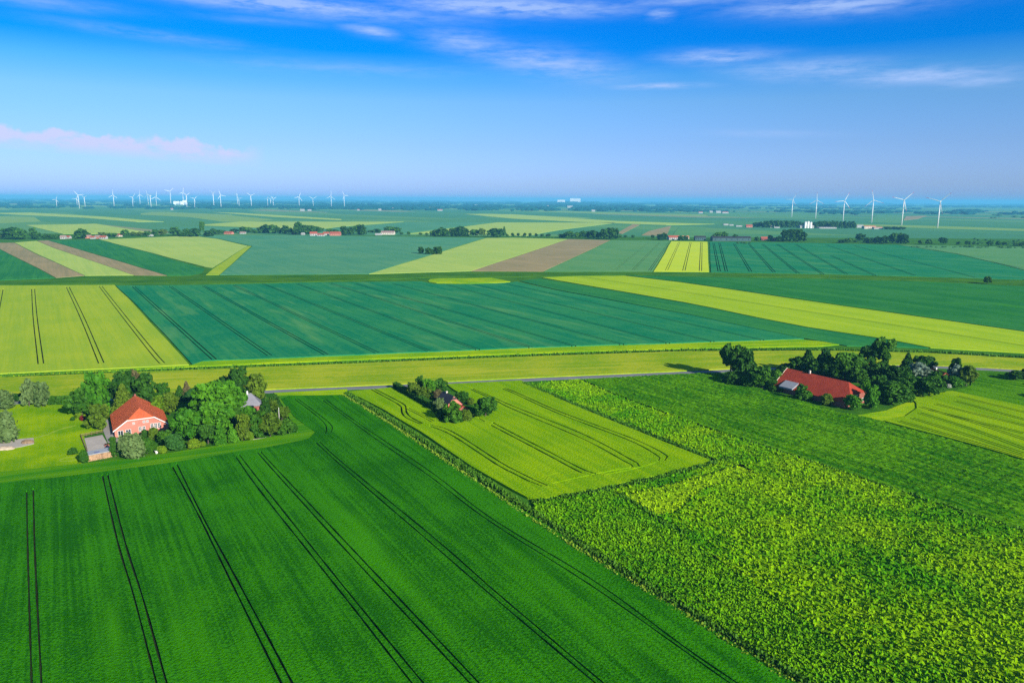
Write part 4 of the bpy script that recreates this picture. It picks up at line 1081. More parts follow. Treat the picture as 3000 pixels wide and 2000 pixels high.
# red-roofed farmhouse
FA = Vector((0.877, 0.48, 0))
fc = Vector((G(339, 1278) + G(492, 1263)) / 2)
t = root('farmhouse', fc, R(31), 'large pink brick farmhouse with a steep red half-hipped roof among trees on the left', 'farmhouse')
walls(16, 21, 2.5, 8.2, M_brick, t, (5.4, 3), None)
roof('roof', 16, 21, 2.5, 8.2, M_tile, t, (5.4, 3.2), None, .45)
bm = bmesh.new()
for s in (-1, 1):      # white verge boards along the facade gable
    a, b = Vector((s * 8.5, -.52, 2.02)), Vector((s * 3.93, -.52, 5.30))
    n = Vector((0, .05, 0)); u = Vector((0, 0, .34))
    vs = [bm.verts.new(q) for q in (a, b, b + u, a + u, a + n, b + n, b + u + n, a + u + n)]
    for f in ((0, 1, 2, 3), (7, 6, 5, 4), (0, 4, 5, 1), (1, 5, 6, 2), (2, 6, 7, 3), (3, 7, 4, 0)): bm.faces.new([vs[i] for i in f])
box(bm, -3.9, 3.9, -.525, -.475, 5.22, 5.46)
bm_obj('verge_board', bm, M_white, t)
bm = bmesh.new(); box(bm, -.3, .3, 20.2, 20.9, 7.6, 9.0); bm_obj('chimney', bm, M_brickd, t)
for x in (3.2, 4.3, 5.4): window(t, x, 1.25, .95, 1.9, 2, 3)
window(t, .9, 3.75, .75, .75, 2, 2); window(t, 1.95, 3.75, .75, .75, 2, 2); window(t, -2.2, 3.7, .7, .7, 2, 2)
window(t, -6.3, .15, 1.6, 2.0, 2, 1); window(t, -4.0, .5, 1.6, 1.7, 2, 2); window(t, -.4, .9, .9, 1.7, 2, 3); window(t, .7, .9, .9, 1.7, 2, 3)
# slate cottage in the grove
p = G(735, 1201)
t = root('cottage', p, R(22), 'small cottage with a pointed grey slate roof hidden among the grove trees', 'house')
bm = bmesh.new(); box(bm, -3.6, 3.6, -3.6, 3.6, -.1, 2.6); bm_obj('wall', bm, M_brickd, t)
bm = bmesh.new()
a = [bm.verts.new(q) for q in ((-4, -4, 2.45), (4, -4, 2.45), (4, 4, 2.45), (-4, 4, 2.45))]; b = [bm.verts.new((-.5, 0, 6.6)), bm.verts.new((.5, 0, 6.6))]
bm.faces.new((a[0], a[1], b[1], b[0])); bm.faces.new((a[1], a[2], b[1])); bm.faces.new((a[2], a[3], b[0], b[1])); bm.faces.new((a[3], a[0], b[0])); bm.faces.new(a[::-1])
bm_obj('roof', bm, M_slate, t)
bm = bmesh.new(); box(bm, -1.1, -.6, -.25, .25, 6.0, 7.5); bm_obj('chimney', bm, M_white, t)
# log shed and terrace
rt = math.atan2(*(G(338, 1330) - G(262, 1345)).yx)
p = G(300, 1344)
t = root('log_shed', p, rt, 'flat grey-roofed shed with stacked split logs along its open front', 'shed')
bm = bmesh.new(); box(bm, -3.9, 3.9, .05, .35, 0, 1.9)
for i in range(46):
    x = -3.8 + 7.6 * random.random(); z = .05 + 1.7 * random.random(); q = random.uniform(.10, .2)
    tube(bm, (x, -.12 - random.random() * .12, z), (x, .1, z), q, q, 7)
bm_obj('log_stack', bm, M_log, t)
bm = bmesh.new(); box(bm, -4.1, 4.1, -.3, 3.6, 2.0, 2.16); bm_obj('roof', bm, M_greymetal, t)
bm = bmesh.new(); box(bm, -1.8, -.4, .5, 1.3, 2.165, 2.22); bm_obj('skylight', bm, plain_mat('blue_panel', (.12, .13, .30), .4, .4), t)
bm = bmesh.new()
for x in (-3.95, 0, 3.95): box(bm, x - .08, x + .08, -.22, -.06, 0, 2.0); box(bm, x - .08, x + .08, 3.35, 3.5, 0, 2.0)
bm_obj('post', bm, M_wood, t)
field('terrace', 'pale stone terrace between the log shed and the driveway', [(246, 1284), (300, 1274), (316, 1298), (336, 1318), (262, 1334)], .14, M_stone, cat='terrace')
def fence(name, label, pts, h, mat, step=2.0, rails=(.35, .8), pw=.10, cat='fence', solid=False):
    l = [Vector(G(*q)) for q in pts]
    o0 = l[0].copy()
    t = root(name, o0, 0, label, cat)
    bmr, bmp = bmesh.new(), bmesh.new()
    for a, b in zip(l[:-1], l[1:]):
        d = b - a; n = max(1, int(d.length / step))
        for i in range(n + 1):
            q = a + d * (i / n) - o0
            box(bmp, q.x - pw / 2, q.x + pw / 2, q.y - pw / 2, q.y + pw / 2, 0, h)
        u = d.normalized(); s = Vector((-u.y, u.x, 0)) * .03
        for r_ in rails:
            a0, b0 = a - o0, b - o0
            up_ = Vector((0, 0, .14 if not solid else .5))
            z = Vector((0, 0, r_ * h))
            vs = [bmr.verts.new(q) for q in (a0 + z - s, b0 + z - s, b0 + z + s, a0 + z + s, a0 + z - s + up_, b0 + z - s + up_, b0 + z + s + up_, a0 + z + s + up_)]
            for f in ((3, 2, 1, 0), (4, 5, 6, 7), (0, 1, 5, 4), (1, 2, 6, 5), (2, 3, 7, 6), (3, 0, 4, 7)): bmr.faces.new([vs[i] for i in f])
    bm_obj('post', bmp, mat, t); bm_obj('rail', bmr, mat, t)
fence('terrace_fence', 'low weathered wooden fence around the back of the stone terrace', [(262, 1342), (237, 1280), (300, 1268)], 1.2, M_wood, 1.6, (.3, .75))
fence('low_fence', 'long low pale fence along the front of the farm grove by the wheat', [(735, 1291), (800, 1282), (872, 1269)], .55, M_cream, 2.2, (.55,))
bm = bmesh.new()
t = root('planter', G(318, 1306), rt, 'pinkish brick planter on the stone terrace by the driveway', 'planter')
box(bm, -1.1, 1.1, -.6, .6, 0, .75); bm_obj('basin', bm, M_brick, t)
bm = bmesh.new(); box(bm, -1.0, 1.0, -.5, .5, .755, .85); bm_obj('earth', bm, SOIL, t)
# pole
t = root('pole', G(819, 1242), 0, 'slim white pole standing at the right edge of the farm grove', 'pole')
bm = bmesh.new(); tube(bm, (0, 0, 0), (0, 0, 6.0), .11, .07, 10); bm_obj('mast', bm, M_white, t)
bm = bmesh.new(); tube(bm, (0, 0, 6.0), (0, 0, 6.15), .10, .02, 10); bm_obj('cap', bm, M_greymetal, t)
# paved patch with sand
field('paved_patch', 'pale paved patch on the lawn at the left edge', [(-120, 1306), (0, 1292), (97, 1283), (98, 1301), (60, 1310), (0, 1320), (-120, 1334)], .14, M_stone, cat='patio')
def heap(name, label, px, py, rx, ry, h, mat):
    bm = bmesh.new(); bmesh.ops.create_icosphere(bm, subdivisions=3, radius=1)
    for v in list(bm.verts):
        n = mnoise.noise(v.co * 2.2) * .25
        v.co = Vector((v.co.x * rx * (1 + n), v.co.y * ry * (1 + n), max(-.02, v.co.z * h * (1 + n))))
    o = bm_obj(name, bm, mat); o.location = G(px, py, .14); return tag(o, label, 'heap')
heap('sand_heap', 'pale sand heap on the paved patch at the left edge', 12, 1314, 3.2, 1.6, .8, M_sand)
heap('earth_heap', 'brown heap of wood and earth at the right end of the paved patch', 80, 1296, 2.0, 1.2, 1.0, M_wood)
t = root('garden_pot', G(459, 1328), 0, 'small white pot in the garden at the wheat edge', 'pot')
bm = bmesh.new(); tube(bm, (0, 0, 0), (0, 0, .9), .3, .5, 12); tube(bm, (0, 0, .9), (0, 0, 1.0), .56, .56, 12); bm_obj('vessel', bm, M_white, t)
bm = bmesh.new(); bmesh.ops.create_icosphere(bm, subdivisions=1, radius=.45); bmesh.ops.translate(bm, verts=bm.verts, vec=(0, 0, 1.2)); bm_obj('plant', bm, L['dark'], t)

# small dark-roofed house
u = (G(1340, 1207) - G(1302, 1200)).normalized()
BK = Vector((-.548, .837, 0)); ANG = math.atan2(BK.y, BK.x) - math.pi / 2
t = root('house', G(1331, 1204), ANG, 'small house with a dark tiled roof and pink gable in the barley field', 'house')
walls(7.6, 8.5, 2.1, 5.7, M_brick, t); roof('roof', 7.6, 8.5, 2.1, 5.7, M_darkroof, t, (4.7, 1.1), None, .4)
bm = bmesh.new(); box(bm, -.3, .3, 5.6, 6.2, 5.2, 6.4); bm_obj('chimney', bm, M_cream, t)
window(t, -2.0, .9, 1.1, 1.3); window(t, 1.6, .9, 1.1, 1.3); window(t, -.2, 3.0, .8, .9)
t = root('lean_to', G(1356, 1217), ANG, 'low red-roofed lean-to standing before the pink gable of the small house', 'outbuilding')
walls(5.2, 7.0, 2.0, 3.6, M_brickd, t); roof('roof', 5.2, 7.0, 2.0, 3.6, M_tile2, t)
bm = bmesh.new(); box(bm, -.5, .5, -.06, -.004, 0, 1.9); bm_obj('door', bm, M_wood, t)

# long red barn
eR, eL = Vector(G(2473, 1179, 2.2)), Vector(G(2270, 1128, 2.2))
d = (eL - eR); Lb = math.hypot(d.x, d.y); ub = Vector((d.x, d.y, 0)).normalized(); nb = Vector((ub.y, -ub.x, 0))
if nb.x < 0: nb = -nb
bc = Vector((eR.x, eR.y, 0)) + nb * 8.0
t = root('barn', bc, math.atan2(ub.y, ub.x) - math.pi / 2, 'long brick barn with a large deep red tiled roof on the right', 'barn')
walls(16, Lb, 2.4, 8.3, M_brickd, t, (4.6, 3), None); roof('roof', 16, Lb, 2.4, 8.3, M_tile2, t, (4.6, 4.2), None, .4)
bm = bmesh.new()
for (x, y0, y1, z) in ((0, Lb + .30, Lb + .46, 8.42),):
    for s in (-1, 1):
        a, b = Vector((s * 8.45, Lb + .42, 2.2)), Vector((0, Lb + .42, 8.42)); n = Vector((0, .06, 0)); q = Vector((0, 0, .3))
        vs = [bm.verts.new(w) for w in (a, b, b + q, a + q, a + n, b + n, b + q + n, a + q + n)]
        for f in ((0, 1, 2, 3), (7, 6, 5, 4), (0, 4, 5, 1), (1, 5, 6, 2), (2, 6, 7, 3), (3, 7, 4, 0)): bm.faces.new([vs[i] for i in f])
for s in (-1,):
    a, b = Vector((s * 8.46, -.46, 2.0)), Vector((s * 5.0, -.46, 4.55)); n = Vector((0, .06, 0)); q = Vector((0, 0, .3))
    vs = [bm.verts.new(w) for w in (a, b, b + q, a + q, a + n, b + n, b + q + n, a + q + n)]
    for f in ((0, 1, 2, 3), (7, 6, 5, 4), (0, 4, 5, 1), (1, 5, 6, 2), (2, 6, 7, 3), (3, 7, 4, 0)): bm.faces.new([vs[i] for i in f])
bm_obj('verge_board', bm, M_cream, t)
bm = bmesh.new(); box(bm, -.3, .3, Lb * .66, Lb * .66 + .6, 7.8, 9.6); bm_obj('chimney', bm, M_cream, t)
bm = bmesh.new()       # pale grey dormer roof on the field side
sl = (8.3 - 2.4) / 8
y0, y1 = Lb * .70, Lb * .90
vs = [bm.verts.new(q) for q in ((-9.6, y0, 2.9), (-9.6, y1, 2.9), (-5.3, y1, 2.4 + 2.7 * sl + .35), (-5.3, y0, 2.4 + 2.7 * sl + .35), (-9.6, y0, 2.3), (-9.6, y1, 2.3), (-5.3, y1, 4.0), (-5.3, y0, 4.0))]
for f in ((0, 1, 2, 3), (7, 6, 5, 4), (0, 4, 5, 1), (1, 5, 6, 2), (2, 6, 7, 3), (3, 7, 4, 0)): bm.faces.new([vs[i] for i in f])
bm_obj('dormer', bm, plain_mat('pale_sheet', (.27, .29, .32), .7, .2, .12, .5), t)
window(t, -4.5, .9, 1.2, 1.4); window(t, 0, .9, 1.2, 1.4); window(t, 4.5, .9, 1.2, 1.4); window(t, 0, 3.2, 1, 1)
# small red house
t = root('house', G(2766, 1124), R(8), 'small red-roofed house with a pinkish gable at the right end of the barn grove', 'house')
walls(6.4, 8.5, 2.3, 5.0, M_brick, t); roof('roof', 6.4, 8.5, 2.3, 5.0, M_tile2, t)
window(t, 1.4, .8, .9, 1.1); window(t, -1.4, .8, .9, 1.1)
bm = bmesh.new(); box(bm, -.25, .25, 5.5, 6.0, 4.6, 6.0); bm_obj('chimney', bm, M_white, t)

# village and far farms
M_farwhite = plain_mat('weathered_white', (0.40, 0.40, 0.38), .8, .1, .15, .3)
WM = {'w': (M_farwhite, 'white'), 'p': (M_brick, 'pink'), 'c': (M_cream, 'cream'), 'g': (M_barnshed, 'dark green'), 'b': (M_brickd, 'dark brick')}
RM = {'r': (M_fartile, 'red'), 'b': (M_farbrown, 'brown'), 'g': (M_slate, 'grey'), 'w': (M_farwhite, 'white'), 'o': (plain_mat('orange_tiles', (.55, .22, .10), .8), 'orange'), 'd': (M_darkroof, 'black')}
def far_house(x, y, w, h, wl, rf, label, name='village_house', cat='house', group=None, rot=0, deep=None, ridge=.45):
    p = G(x, y); k = mpp(p); W = w * k; H = max(h * k * .85, 3.0)
    t = root(name, p, R(rot), label, cat, group)
    # ridge runs across the view: build along local y, turned 90 degrees
    Wd = deep or max(7.0, W * .55)
    e = bpy.data.objects
    ze, zr = H * (1 - ridge), H
    a = walls(Wd, W, ze, zr, WM[wl][0], t); b = roof('roof', Wd, W, ze, zr, RM[rf][0], t, None, None, .4, .25)
    for q in (a, b): q.rotation_euler = (0, 0, R(-90)); q.location = (-W / 2, 0, 0)
    n = max(2, min(7, int(W / 4)))
    for i in range(n):
        xx = -W / 2 + W * (i + .5) / n
        bm = bmesh.new(); box(bm, xx - .6, xx + .6, -Wd / 2 - .06, -Wd / 2 - .004, ze * .35, ze * .8)
        bm_obj('window', bm, M_glass, t)
    return t
hs = '''186,700,14,12,w,b 201,699,12,10,w,r 256,698,22,11,p,b 273,700,12,10,w,r 287,699,16,11,p,b 304,700,20,11,w,r 350,693,20,10,c,r 441,692,13,6,w,w 624,685,15,9,w,r 671,686,24,9,p,r 712,685,16,7,w,b 863,686,14,10,b,r
888,688,9,7,w,w 919,691,20,14,w,r 941,692,20,10,w,r 956,689,16,11,w,r 983,690,30,13,p,r 1109,689,18,6,w,w 1137,687,38,12,c,b'''
hl = sorted((q.split(',') for q in hs.split()), key=lambda q: int(q[0]))
for i, (x, y, w, h, a, b) in enumerate(hl):
    far_house(int(x), int(y), int(w), int(h), a, b, f'{WM[a][1]} house with {RM[b][1]} roof, {ordinal(i)} from the left in the village row', group='houses along the village road', rot=random.uniform(-15, 15))
far_house(1972, 702, 32, 14, 'w', 'r', 'red-roofed farmhouse of the far farm above the small yellow field', 'farmhouse', 'farmhouse', None, 10)
far_house(2002, 701, 30, 12, 'c', 'o', 'orange-roofed barn beside the red-roofed far farmhouse', 'barn', 'barn', None, 0)
far_house(2050, 704, 31, 15, 'g', 'd', 'dark green shed with black roof beside the small yellow field', 'shed', 'shed', None, 0, 12, .3)
far_house(2140, 706, 112, 16, 'g', 'd', 'very long dark green livestock shed with black roof at the far farm', 'shed', 'shed', None, 0, 18, .3)
far_house(2239, 704, 20, 12, 'b', 'r', 'small red-roofed house right of the long dark shed', 'house', 'house', None, 0)
far_house(2268, 706, 18, 11, 'b', 'r', 'dull red house left of the dense round tree clump', 'house', 'house', None, 8)
far_house(2194, 666, 18, 9, 'p', 'r', 'lone red-roofed house left of the wood around the white works', 'house', 'house', None, 0)
WK = 'white works buildings'
for x, y, w, h, a, b, lb in ((2262, 667, 12, 12, 'w', 'w', 'white works building tall and narrow at the left side of the wood'), (2275, 668, 16, 4, 'w', 'w', 'low white works hall left of the silos'),
        (2360, 668, 40, 10, 'w', 'w', 'white works hall at the foot of the three silos'), (2420, 669, 50, 5, 'w', 'g', 'long low white works hall right of the silos'),
        (2516, 667, 24, 9, 'w', 'w', 'tall white works hall at the right end of the wood'), (2545, 670, 34, 10, 'c', 'o', 'orange-roofed works hall right of the tall white one'), (2570, 671, 26, 7, 'w', 'o', 'low works hall furthest to the right'),
        (2126, 660, 14, 5, 'w', 'w', 'white barn on the plain, left one of three'), (2142, 661, 12, 4, 'w', 'w', 'white barn on the plain, middle one of three'), (2164, 664, 18, 4, 'w', 'w', 'white barn on the plain, right one of three')):
    far_house(x, y, w, h, a, b, lb, 'works_hall', 'building', WK if 'works' in lb else 'white barns on the plain', 0, None, .25)
for x, h, lb in ((2353, 20, 'white works silo, left one of three'), (2361, 21, 'white works silo, middle one of three'), (2369, 19, 'white works silo, right one of three')):
    p = G(x, 668); k = mpp(p); p = p + Vector((0, -14, 0))
    t = root('silo', p, 0, lb, 'silo', 'white works silos')
    bm = bmesh.new(); tube(bm, (0, 0, 0), (0, 0, h * k * .9), 3.4, 3.4, 14); bm_obj('barrel', bm, M_white, t)
    bm = bmesh.new(); tube(bm, (0, 0, h * k * .9), (0, 0, h * k), 3.5, .5, 14); bm_obj('cap', bm, M_greymetal, t)
FB = 'pale buildings along the far wood edge'
for i, (x, y, w, h) in enumerate(((504, 614, 6, 4), (886, 617, 12, 4), (907, 617, 10, 3), (1050, 616, 6, 3), (1113, 616, 8, 4), (1153, 612, 8, 3), (1289, 617, 14, 4), (1395, 605, 8, 5), (1605, 607, 5, 5), (2052, 624, 12, 4), (2083, 622, 9, 4), (2104, 623, 14, 5), (2124, 624, 18, 4), (1738, 619, 10, 4), (1670, 608, 16, 5))):
    far_house(x, y + 1, w, h + 2, 'w', 'w' if i % 3 else 'r', f'tiny pale building, {ordinal(sorted([504,886,907,1050,1113,1153,1289,1395,1605,2052,2083,2104,2124,1738,1670]).index(x))} from the left along the far wood edge', 'far_building', 'building', FB, 0, None, .3)
def hall(label, x, yb, w, ztop_px, dist):
    g = G(x, yb); dr = Vector((g.x, g.y, 0)).normalized(); p = dr * dist
    k = dist / FPX; H = (yb - ztop_px) * k
    hz = 585 + (x - 1500) * .0053
    H = CAM_H + (hz - ztop_px) * k
    t = root('factory_hall', p, -math.atan2(p.x, p.y), label, 'factory')
    bm = bmesh.new(); box(bm, -w * k / 2, w * k / 2, 0, w * k * .6, 0, H - 2); bm_obj('wall', bm, M_white, t)
    bm = bmesh.new(); box(bm, -w * k / 2 - 1, w * k / 2 + 1, -1, w * k * .6 + 1, H - 2, H); bm_obj('roof', bm, M_white, t)
    bm = bmesh.new(); box(bm, -w * k / 4, w * k / 4, -.4, -.05, 0, H * .5); bm_obj('door', bm, M_greymetal, t)
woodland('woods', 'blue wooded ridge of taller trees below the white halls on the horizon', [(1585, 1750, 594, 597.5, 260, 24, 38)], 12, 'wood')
hall('huge white hall standing out above the wooded horizon right of centre', 1685, 600, 30, 581.5, 15000)
hall('lower white hall just left of the huge white hall on the horizon', 1644, 600, 22, 585.5, 14800)
hall('long white works hall between the turbines on the left horizon', 522, 600, 22, 588.5, 9500)
hall('square white works block right of the long hall on the left horizon', 542, 600, 11, 586, 9300)

# ------------------------------------------------------------------ wind turbines
def turbine(x, yb, yh, blade_px, deg, label, group, yaw=0, dist=None):
    p = G(x, yb)
    if dist: p = Vector((p.x, p.y, 0)).normalized() * dist
    k = mpp(p); H = (yb - yh) * k if not dist else CAM_H + (585 + (x - 1500) * .0053 - yh) * k
    Bl = blade_px * k
    face = math.atan2(p.x, -p.y)                     # rotor looks towards the drone
    t = root('wind_turbine', p, -math.atan2(p.x, p.y) + R(yaw), label, 'wind turbine', group)
    far = p.y > 4200
    r0 = H * .026 if not far else H * .028
    bm = bmesh.new(); tube(bm, (0, 0, 0), (0, 0, H), r0, r0 * .55, 12); bm_obj('tower', bm, M_steel, t, True)
    bm = bmesh.new(); box(bm, -r0 * .75, r0 * .75, -r0 * 1.2, r0 * 3.2, H - r0 * .4, H + r0 * 1.1)
    bmesh.ops.bevel(bm, geom=bm.edges[:], offset=r0 * .25, segments=2, affect='EDGES'); bm_obj('nacelle', bm, M_steel, t)
    hb = Vector((0, -r0 * 2.0, H + r0 * .35))
    bm = bmesh.new(); tube(bm, hb + Vector((0, r0 * .8, 0)), hb - Vector((0, r0 * .4, 0)), r0 * .75, r0 * .6, 10); tube(bm, hb - Vector((0, r0 * .4, 0)), hb - Vector((0, r0 * 1.1, 0)), r0 * .6, r0 * .1, 10)
    bm_obj('hub', bm, M_steel, t, True)
    for i in range(3):
        a = R(deg + 120 * i); d = Vector((math.cos(a), 0, math.sin(a))); s = Vector((-math.sin(a), 0, math.cos(a)))
        bm = bmesh.new()
        c0 = Bl * (.040 if not far else .05)
        prev = None
        for f, c in ((.02, .45), (.08, .6), (.2, 1.0), (.5, .75), (.8, .5), (.86, .45), (1, .14)):
            q = hb + d * Bl * f; w = c0 * c; th = w * .25
            ring = [bm.verts.new(q + s * w * .7 + Vector((0, 0, 0))), bm.verts.new(q + Vector((0, -th, 0)) + s * w * .2), bm.verts.new(q - s * w), bm.verts.new(q + Vector((0, th, 0)) + s * w * .2)]
            if prev:
                for j in range(4): bm.faces.new((prev[j], prev[(j + 1) % 4], ring[(j + 1) % 4], ring[j]))
            else: bm.faces.new(ring)
            prev = ring
        bm.faces.new(prev)
        b = bm_obj('blade', bm, [M_steel, M_redtip], t)
        if not far:
            for pl in b.data.polygons:
                cc = (pl.center - hb).length
                if Bl * .80 < cc < Bl * .97: pl.material_index = 1
    return t
TR = [(2319, 636, 586, 20.5, 60), (2389, 640, 588, 24, 92), (2469, 648, 590, 27, 66), (2553, 652.5, 588, 30, 102), (2641, 660, 588, 34, 45), (2746, 668, 592, 39, 44)]
for i, (x, yb, yh, b, d) in enumerate(TR):
    turbine(x, yb, yh, b, d, f'tall white wind turbine, {ordinal(i)} from the left in the right-hand row of six', 'wind turbines in the right-hand row', random.uniform(-12, 12))
TL = [(167, 609, 585, 11), (227, 607, 583, 13), (233, 611, 573, 17), (250, 608, 579, 13), (335, 608, 573, 16), (390, 606, 579, 16), (411, 600, 571, 15), (435, 600, 571, 15), (443, 609, 574, 16), (459, 604, 578, 17), (501, 600, 562, 15),
      (538, 600, 565, 14), (548, 610, 573, 16), (571, 609, 583, 12), (627, 607, 567, 15), (648, 610, 573, 16), (696, 601, 570, 14), (701, 606, 582, 15), (737, 608, 574, 15), (785, 607, 585, 13), (793, 601, 583, 11), (801, 607, 583, 13), (877, 607, 578, 15),
      (918, 606, 583, 13), (971, 608, 576, 16), (1009, 607, 574, 15)]
for i, (x, yb, yh, b) in enumerate(TL):
    turbine(x, yb, yh, b, random.uniform(0, 120), f'small distant white wind turbine, {ordinal(i)} from the left along the left horizon', 'distant wind turbines on the left', random.uniform(-60, 60))
# ------------------------------------------------------------------ sky and air settings
SKY_S, EXPO = 0.09, 0.65
TINT = [(0.0, (0.52, 0.72, 1.85)), (0.03, (0.49, 0.68, 1.5)), (0.10, (0.43, 0.63, 1.2)), (0.178, (0.37, 0.66, 1.09)), (0.225, (0.17, 0.60, 1.12)), (0.262, (0.0, 0.46, 1.17)), (0.36, (0.0, 0.42, 1.22)), (0.6, (0.25, 0.55, 0.9)), (1.0, (0.5, 0.65, 0.8))]
CLOUD_C = (3.1, 4.3, 7.1); LOW_C = (4.5, 4.9, 7.2)
HAZE_D, HAZE_C = 8.0e-5, (0.16, 0.60, 1.0)
# cirrus: photo position, half width and height in degrees, strength, slope
CLOUDS = [(760, 2, 11, .62, 1.5, -.035), (1480, 22, 8, .55, 1.5, -.02), (80, 0, 5, .4, .5, 0), (2020, 2, 5, .3, .8, 0), (2430, 14, 6, .7, 1.1, -.03), (1935, 42, .9, .35, 1.0, 0),
          (1090, 92, 1.8, .35, 1.0, -.12), (1370, 128, 3.2, .8, .9, -.12), (1600, 185, 5.5, 1.0, .95, -.14), (2110, 168, 3.6, .5, 1.1, -.02), (2380, 205, 5.0, .7, .9, -.04), (2700, 222, 4.5, .5, 1.2, -.02), (2860, 238, 2.5, .35, .9, -.04), (1930, 253, 3.0, .2, 1.3, 0),
          (450, 105, 6, .35, .45, -.05), (2240, 392, 4.0, .25, .45, -.04), (1000, 200, 9, .5, .35, 0), (760, 60, 4, .25, .3, 0)]
# ------------------------------------------------------------------ light, sky and air
SUN_EL, SUN_AZ = R(24), math.atan2(0.63, -0.77)       # azimuth clockwise from +y
sd = Vector((math.sin(SUN_AZ) * math.cos(SUN_EL), math.cos(SUN_AZ) * math.cos(SUN_EL), math.sin(SUN_EL)))
sl = bpy.data.lights.new('sun', 'SUN'); sl.energy = 4.8; sl.angle = R(0.53); sl.color = (1.0, 0.93, 0.80)
so = bpy.data.objects.new('sun', sl); COL.objects.link(so)
so.rotation_euler = (-sd).to_track_quat('-Z', 'Y').to_euler()

w = bpy.data.worlds.new('World'); SC.world = w; w.use_nodes = True
nt = w.node_tree; nt.nodes.clear(); k = N(nt)
sky = k.add('ShaderNodeTexSky', sky_type='NISHITA'); sky.sun_disc = False
sky.sun_elevation = SUN_EL; sky.sun_rotation = SUN_AZ
sky.air_density = 1.0; sky.dust_density = 0.6; sky.ozone_density = 2.0
vec = k.add('ShaderNodeTexCoord').outputs['Generated']
sx = k.add('ShaderNodeSeparateXYZ'); k.link(vec, sx.inputs[0])
az = k.math('MULTIPLY', k.math('ARCTAN2', sx.outputs[0], sx.outputs[1]), 57.29578)
el = k.math('MULTIPLY', k.math('ARCSINE', sx.outputs[2]), 57.29578)
# clear polarised sky: the air's blue deepens quickly above the haze
rp = k.add('ShaderNodeValToRGB'); k.link(k.math('DIVIDE', el, 40.0, clamp=True), rp.inputs[0])
cr = rp.color_ramp
cr.elements[0].position = 0; cr.elements[0].color = (*TINT[0][1], 1)
cr.elements[1].position = TINT[1][0]; cr.elements[1].color = (*TINT[1][1], 1)
for p, c in TINT[2:]:
    e = cr.elements.new(p); e.color = (*c, 1)
col = k.mix(1.0, sky.outputs[0], rp.outputs[0], 'MULTIPLY')
# thin cirrus and one low cloud bank, placed by compass direction and height
cv = k.add('ShaderNodeCombineXYZ'); k.link(az, cv.inputs[0]); k.link(el, cv.inputs[1])
def blob(a0, e0, sa, se, tilt=0.0):
    da = k.math('SUBTRACT', az, a0)
    de = k.math('SUBTRACT', k.math('SUBTRACT', el, e0), k.math('MULTIPLY', da, tilt))
    d2 = k.math('ADD', k.math('POWER', k.math('DIVIDE', da, sa), 2.0), k.math('POWER', k.math('DIVIDE', de, se), 2.0))
    return k.math('EXPONENT', k.math('MULTIPLY', d2, -1.0))
def azel(px, py):
    d = _F + _R * ((px - 1500) / FPX) + _U * ((1000 - py) / FPX); d.normalize()
    return math.degrees(math.atan2(d.x, d.y)), math.degrees(math.asin(d.z))
wis = k.noise(k.mapping(cv.outputs[0], R(4), (0.15, 0.95, 1)), 1.0, 8.0, 0.66)
wis2 = k.noise(k.mapping(cv.outputs[0], R(5), (0.5, 2.6, 1), (5, 9, 0)), 1.0, 5.0, 0.65)
wf = k.math('MULTIPLY_ADD', k.math('ADD', k.math('MULTIPLY', wis, .55), k.math('MULTIPLY', wis2, .45)), 5.0, -1.95, clamp=True)
tot = None
for (px, py, wx, wy, s, tl) in CLOUDS:
    a, e = azel(px, py)
    b = k.math('MULTIPLY', blob(a, e, wx, wy, tl), s)
    tot = b if tot is None else k.math('MAXIMUM', tot, b)
mask = k.math('MULTIPLY', k.math('MULTIPLY', tot, k.math('MULTIPLY_ADD', wf, .8, .2)), 1.0, clamp=True)
veil = k.math('MULTIPLY', k.noise(k.mapping(cv.outputs[0], 0, (0.07, 0.45, 1), (2, 4, 0)), 1.0, 4.0, .55), 1.0)
col = k.mix(k.math('MULTIPLY', mask, .78), col, CLOUD_C)
a, e = azel(300, 412)
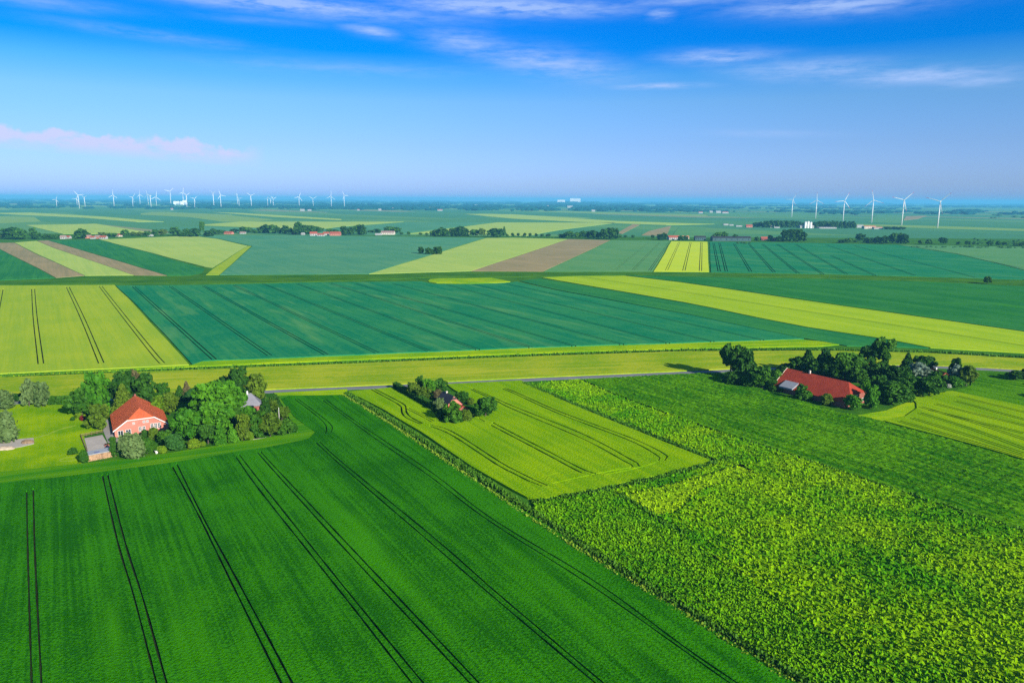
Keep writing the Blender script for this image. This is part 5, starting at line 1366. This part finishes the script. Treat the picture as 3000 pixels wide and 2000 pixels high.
# the low bank: puffy upper edge, fading base
puff = k.noise(k.mapping(cv.outputs[0], 0, (0.55, 1.1, 1), (1.7, 3.1, 0)), 1.0, 6.0, .62)
edge = k.noise(k.mapping(cv.outputs[0], 0, (0.30, 0.25, 1), (8.7, 3.1, 0)), 1.0, 4.0, .6)
da = k.math('SUBTRACT', az, a)
mid = k.math('MULTIPLY_ADD', da, -.055, e - .45)
top = k.math('ADD', mid, k.math('MULTIPLY_ADD', edge, 3.2, -.60))
up = k.math('MULTIPLY', k.math('SUBTRACT', top, el), 3.2, clamp=True)
dn = k.math('MULTIPLY_ADD', k.math('SUBTRACT', el, mid), 1.1, .75, clamp=True)
rt = k.math('MULTIPLY', k.math('SUBTRACT', a + 10.4, az), .35, clamp=True)
lm = k.math('MULTIPLY', k.math('MULTIPLY', up, dn), rt)
lm = k.math('MULTIPLY', lm, k.math('MULTIPLY_ADD', puff, 3.4, -.85, clamp=True))
col = k.mix(k.math('MULTIPLY', lm, 1.15, clamp=True), col, LOW_C)
bg = k.add('ShaderNodeBackground'); k.link(col, bg.inputs[0]); bg.inputs[1].default_value = SKY_S
wo = k.add('ShaderNodeOutputWorld'); k.link(bg.outputs[0], wo.inputs[0])

if HAZE_D > 0:
    bm = bmesh.new(); box(bm, -23000, 23000, -500, 33000, -1.0, 135.0)
    mt, nt = mat_new('haze'); k = N(nt)
    v = k.add('ShaderNodeVolumePrincipled')
    v.inputs['Color'].default_value = (*HAZE_C, 1); v.inputs['Density'].default_value = HAZE_D; v.inputs['Anisotropy'].default_value = 0.0
    o = k.add('ShaderNodeOutputMaterial'); k.link(v.outputs[0], o.inputs['Volume'])
    h = bm_obj('haze', bm, mt); tag(h, 'thin blue summer haze lying over the whole plain', 'haze', None, 'stuff')

vs_ = SC.view_settings
vs_.view_transform = 'Standard'; vs_.look = 'None'; vs_.gamma = 1.0; vs_.exposure = EXPO
try: vs_.use_curve_mapping = False
except Exception: pass
SC.cycles.use_denoising = False      # keep the fine crop texture
SC.cycles.max_bounces = 6
SC.cycles.volume_bounces = 1
SC.cycles.transparent_max_bounces = 8
SC.cycles.sample_clamp_indirect = 4
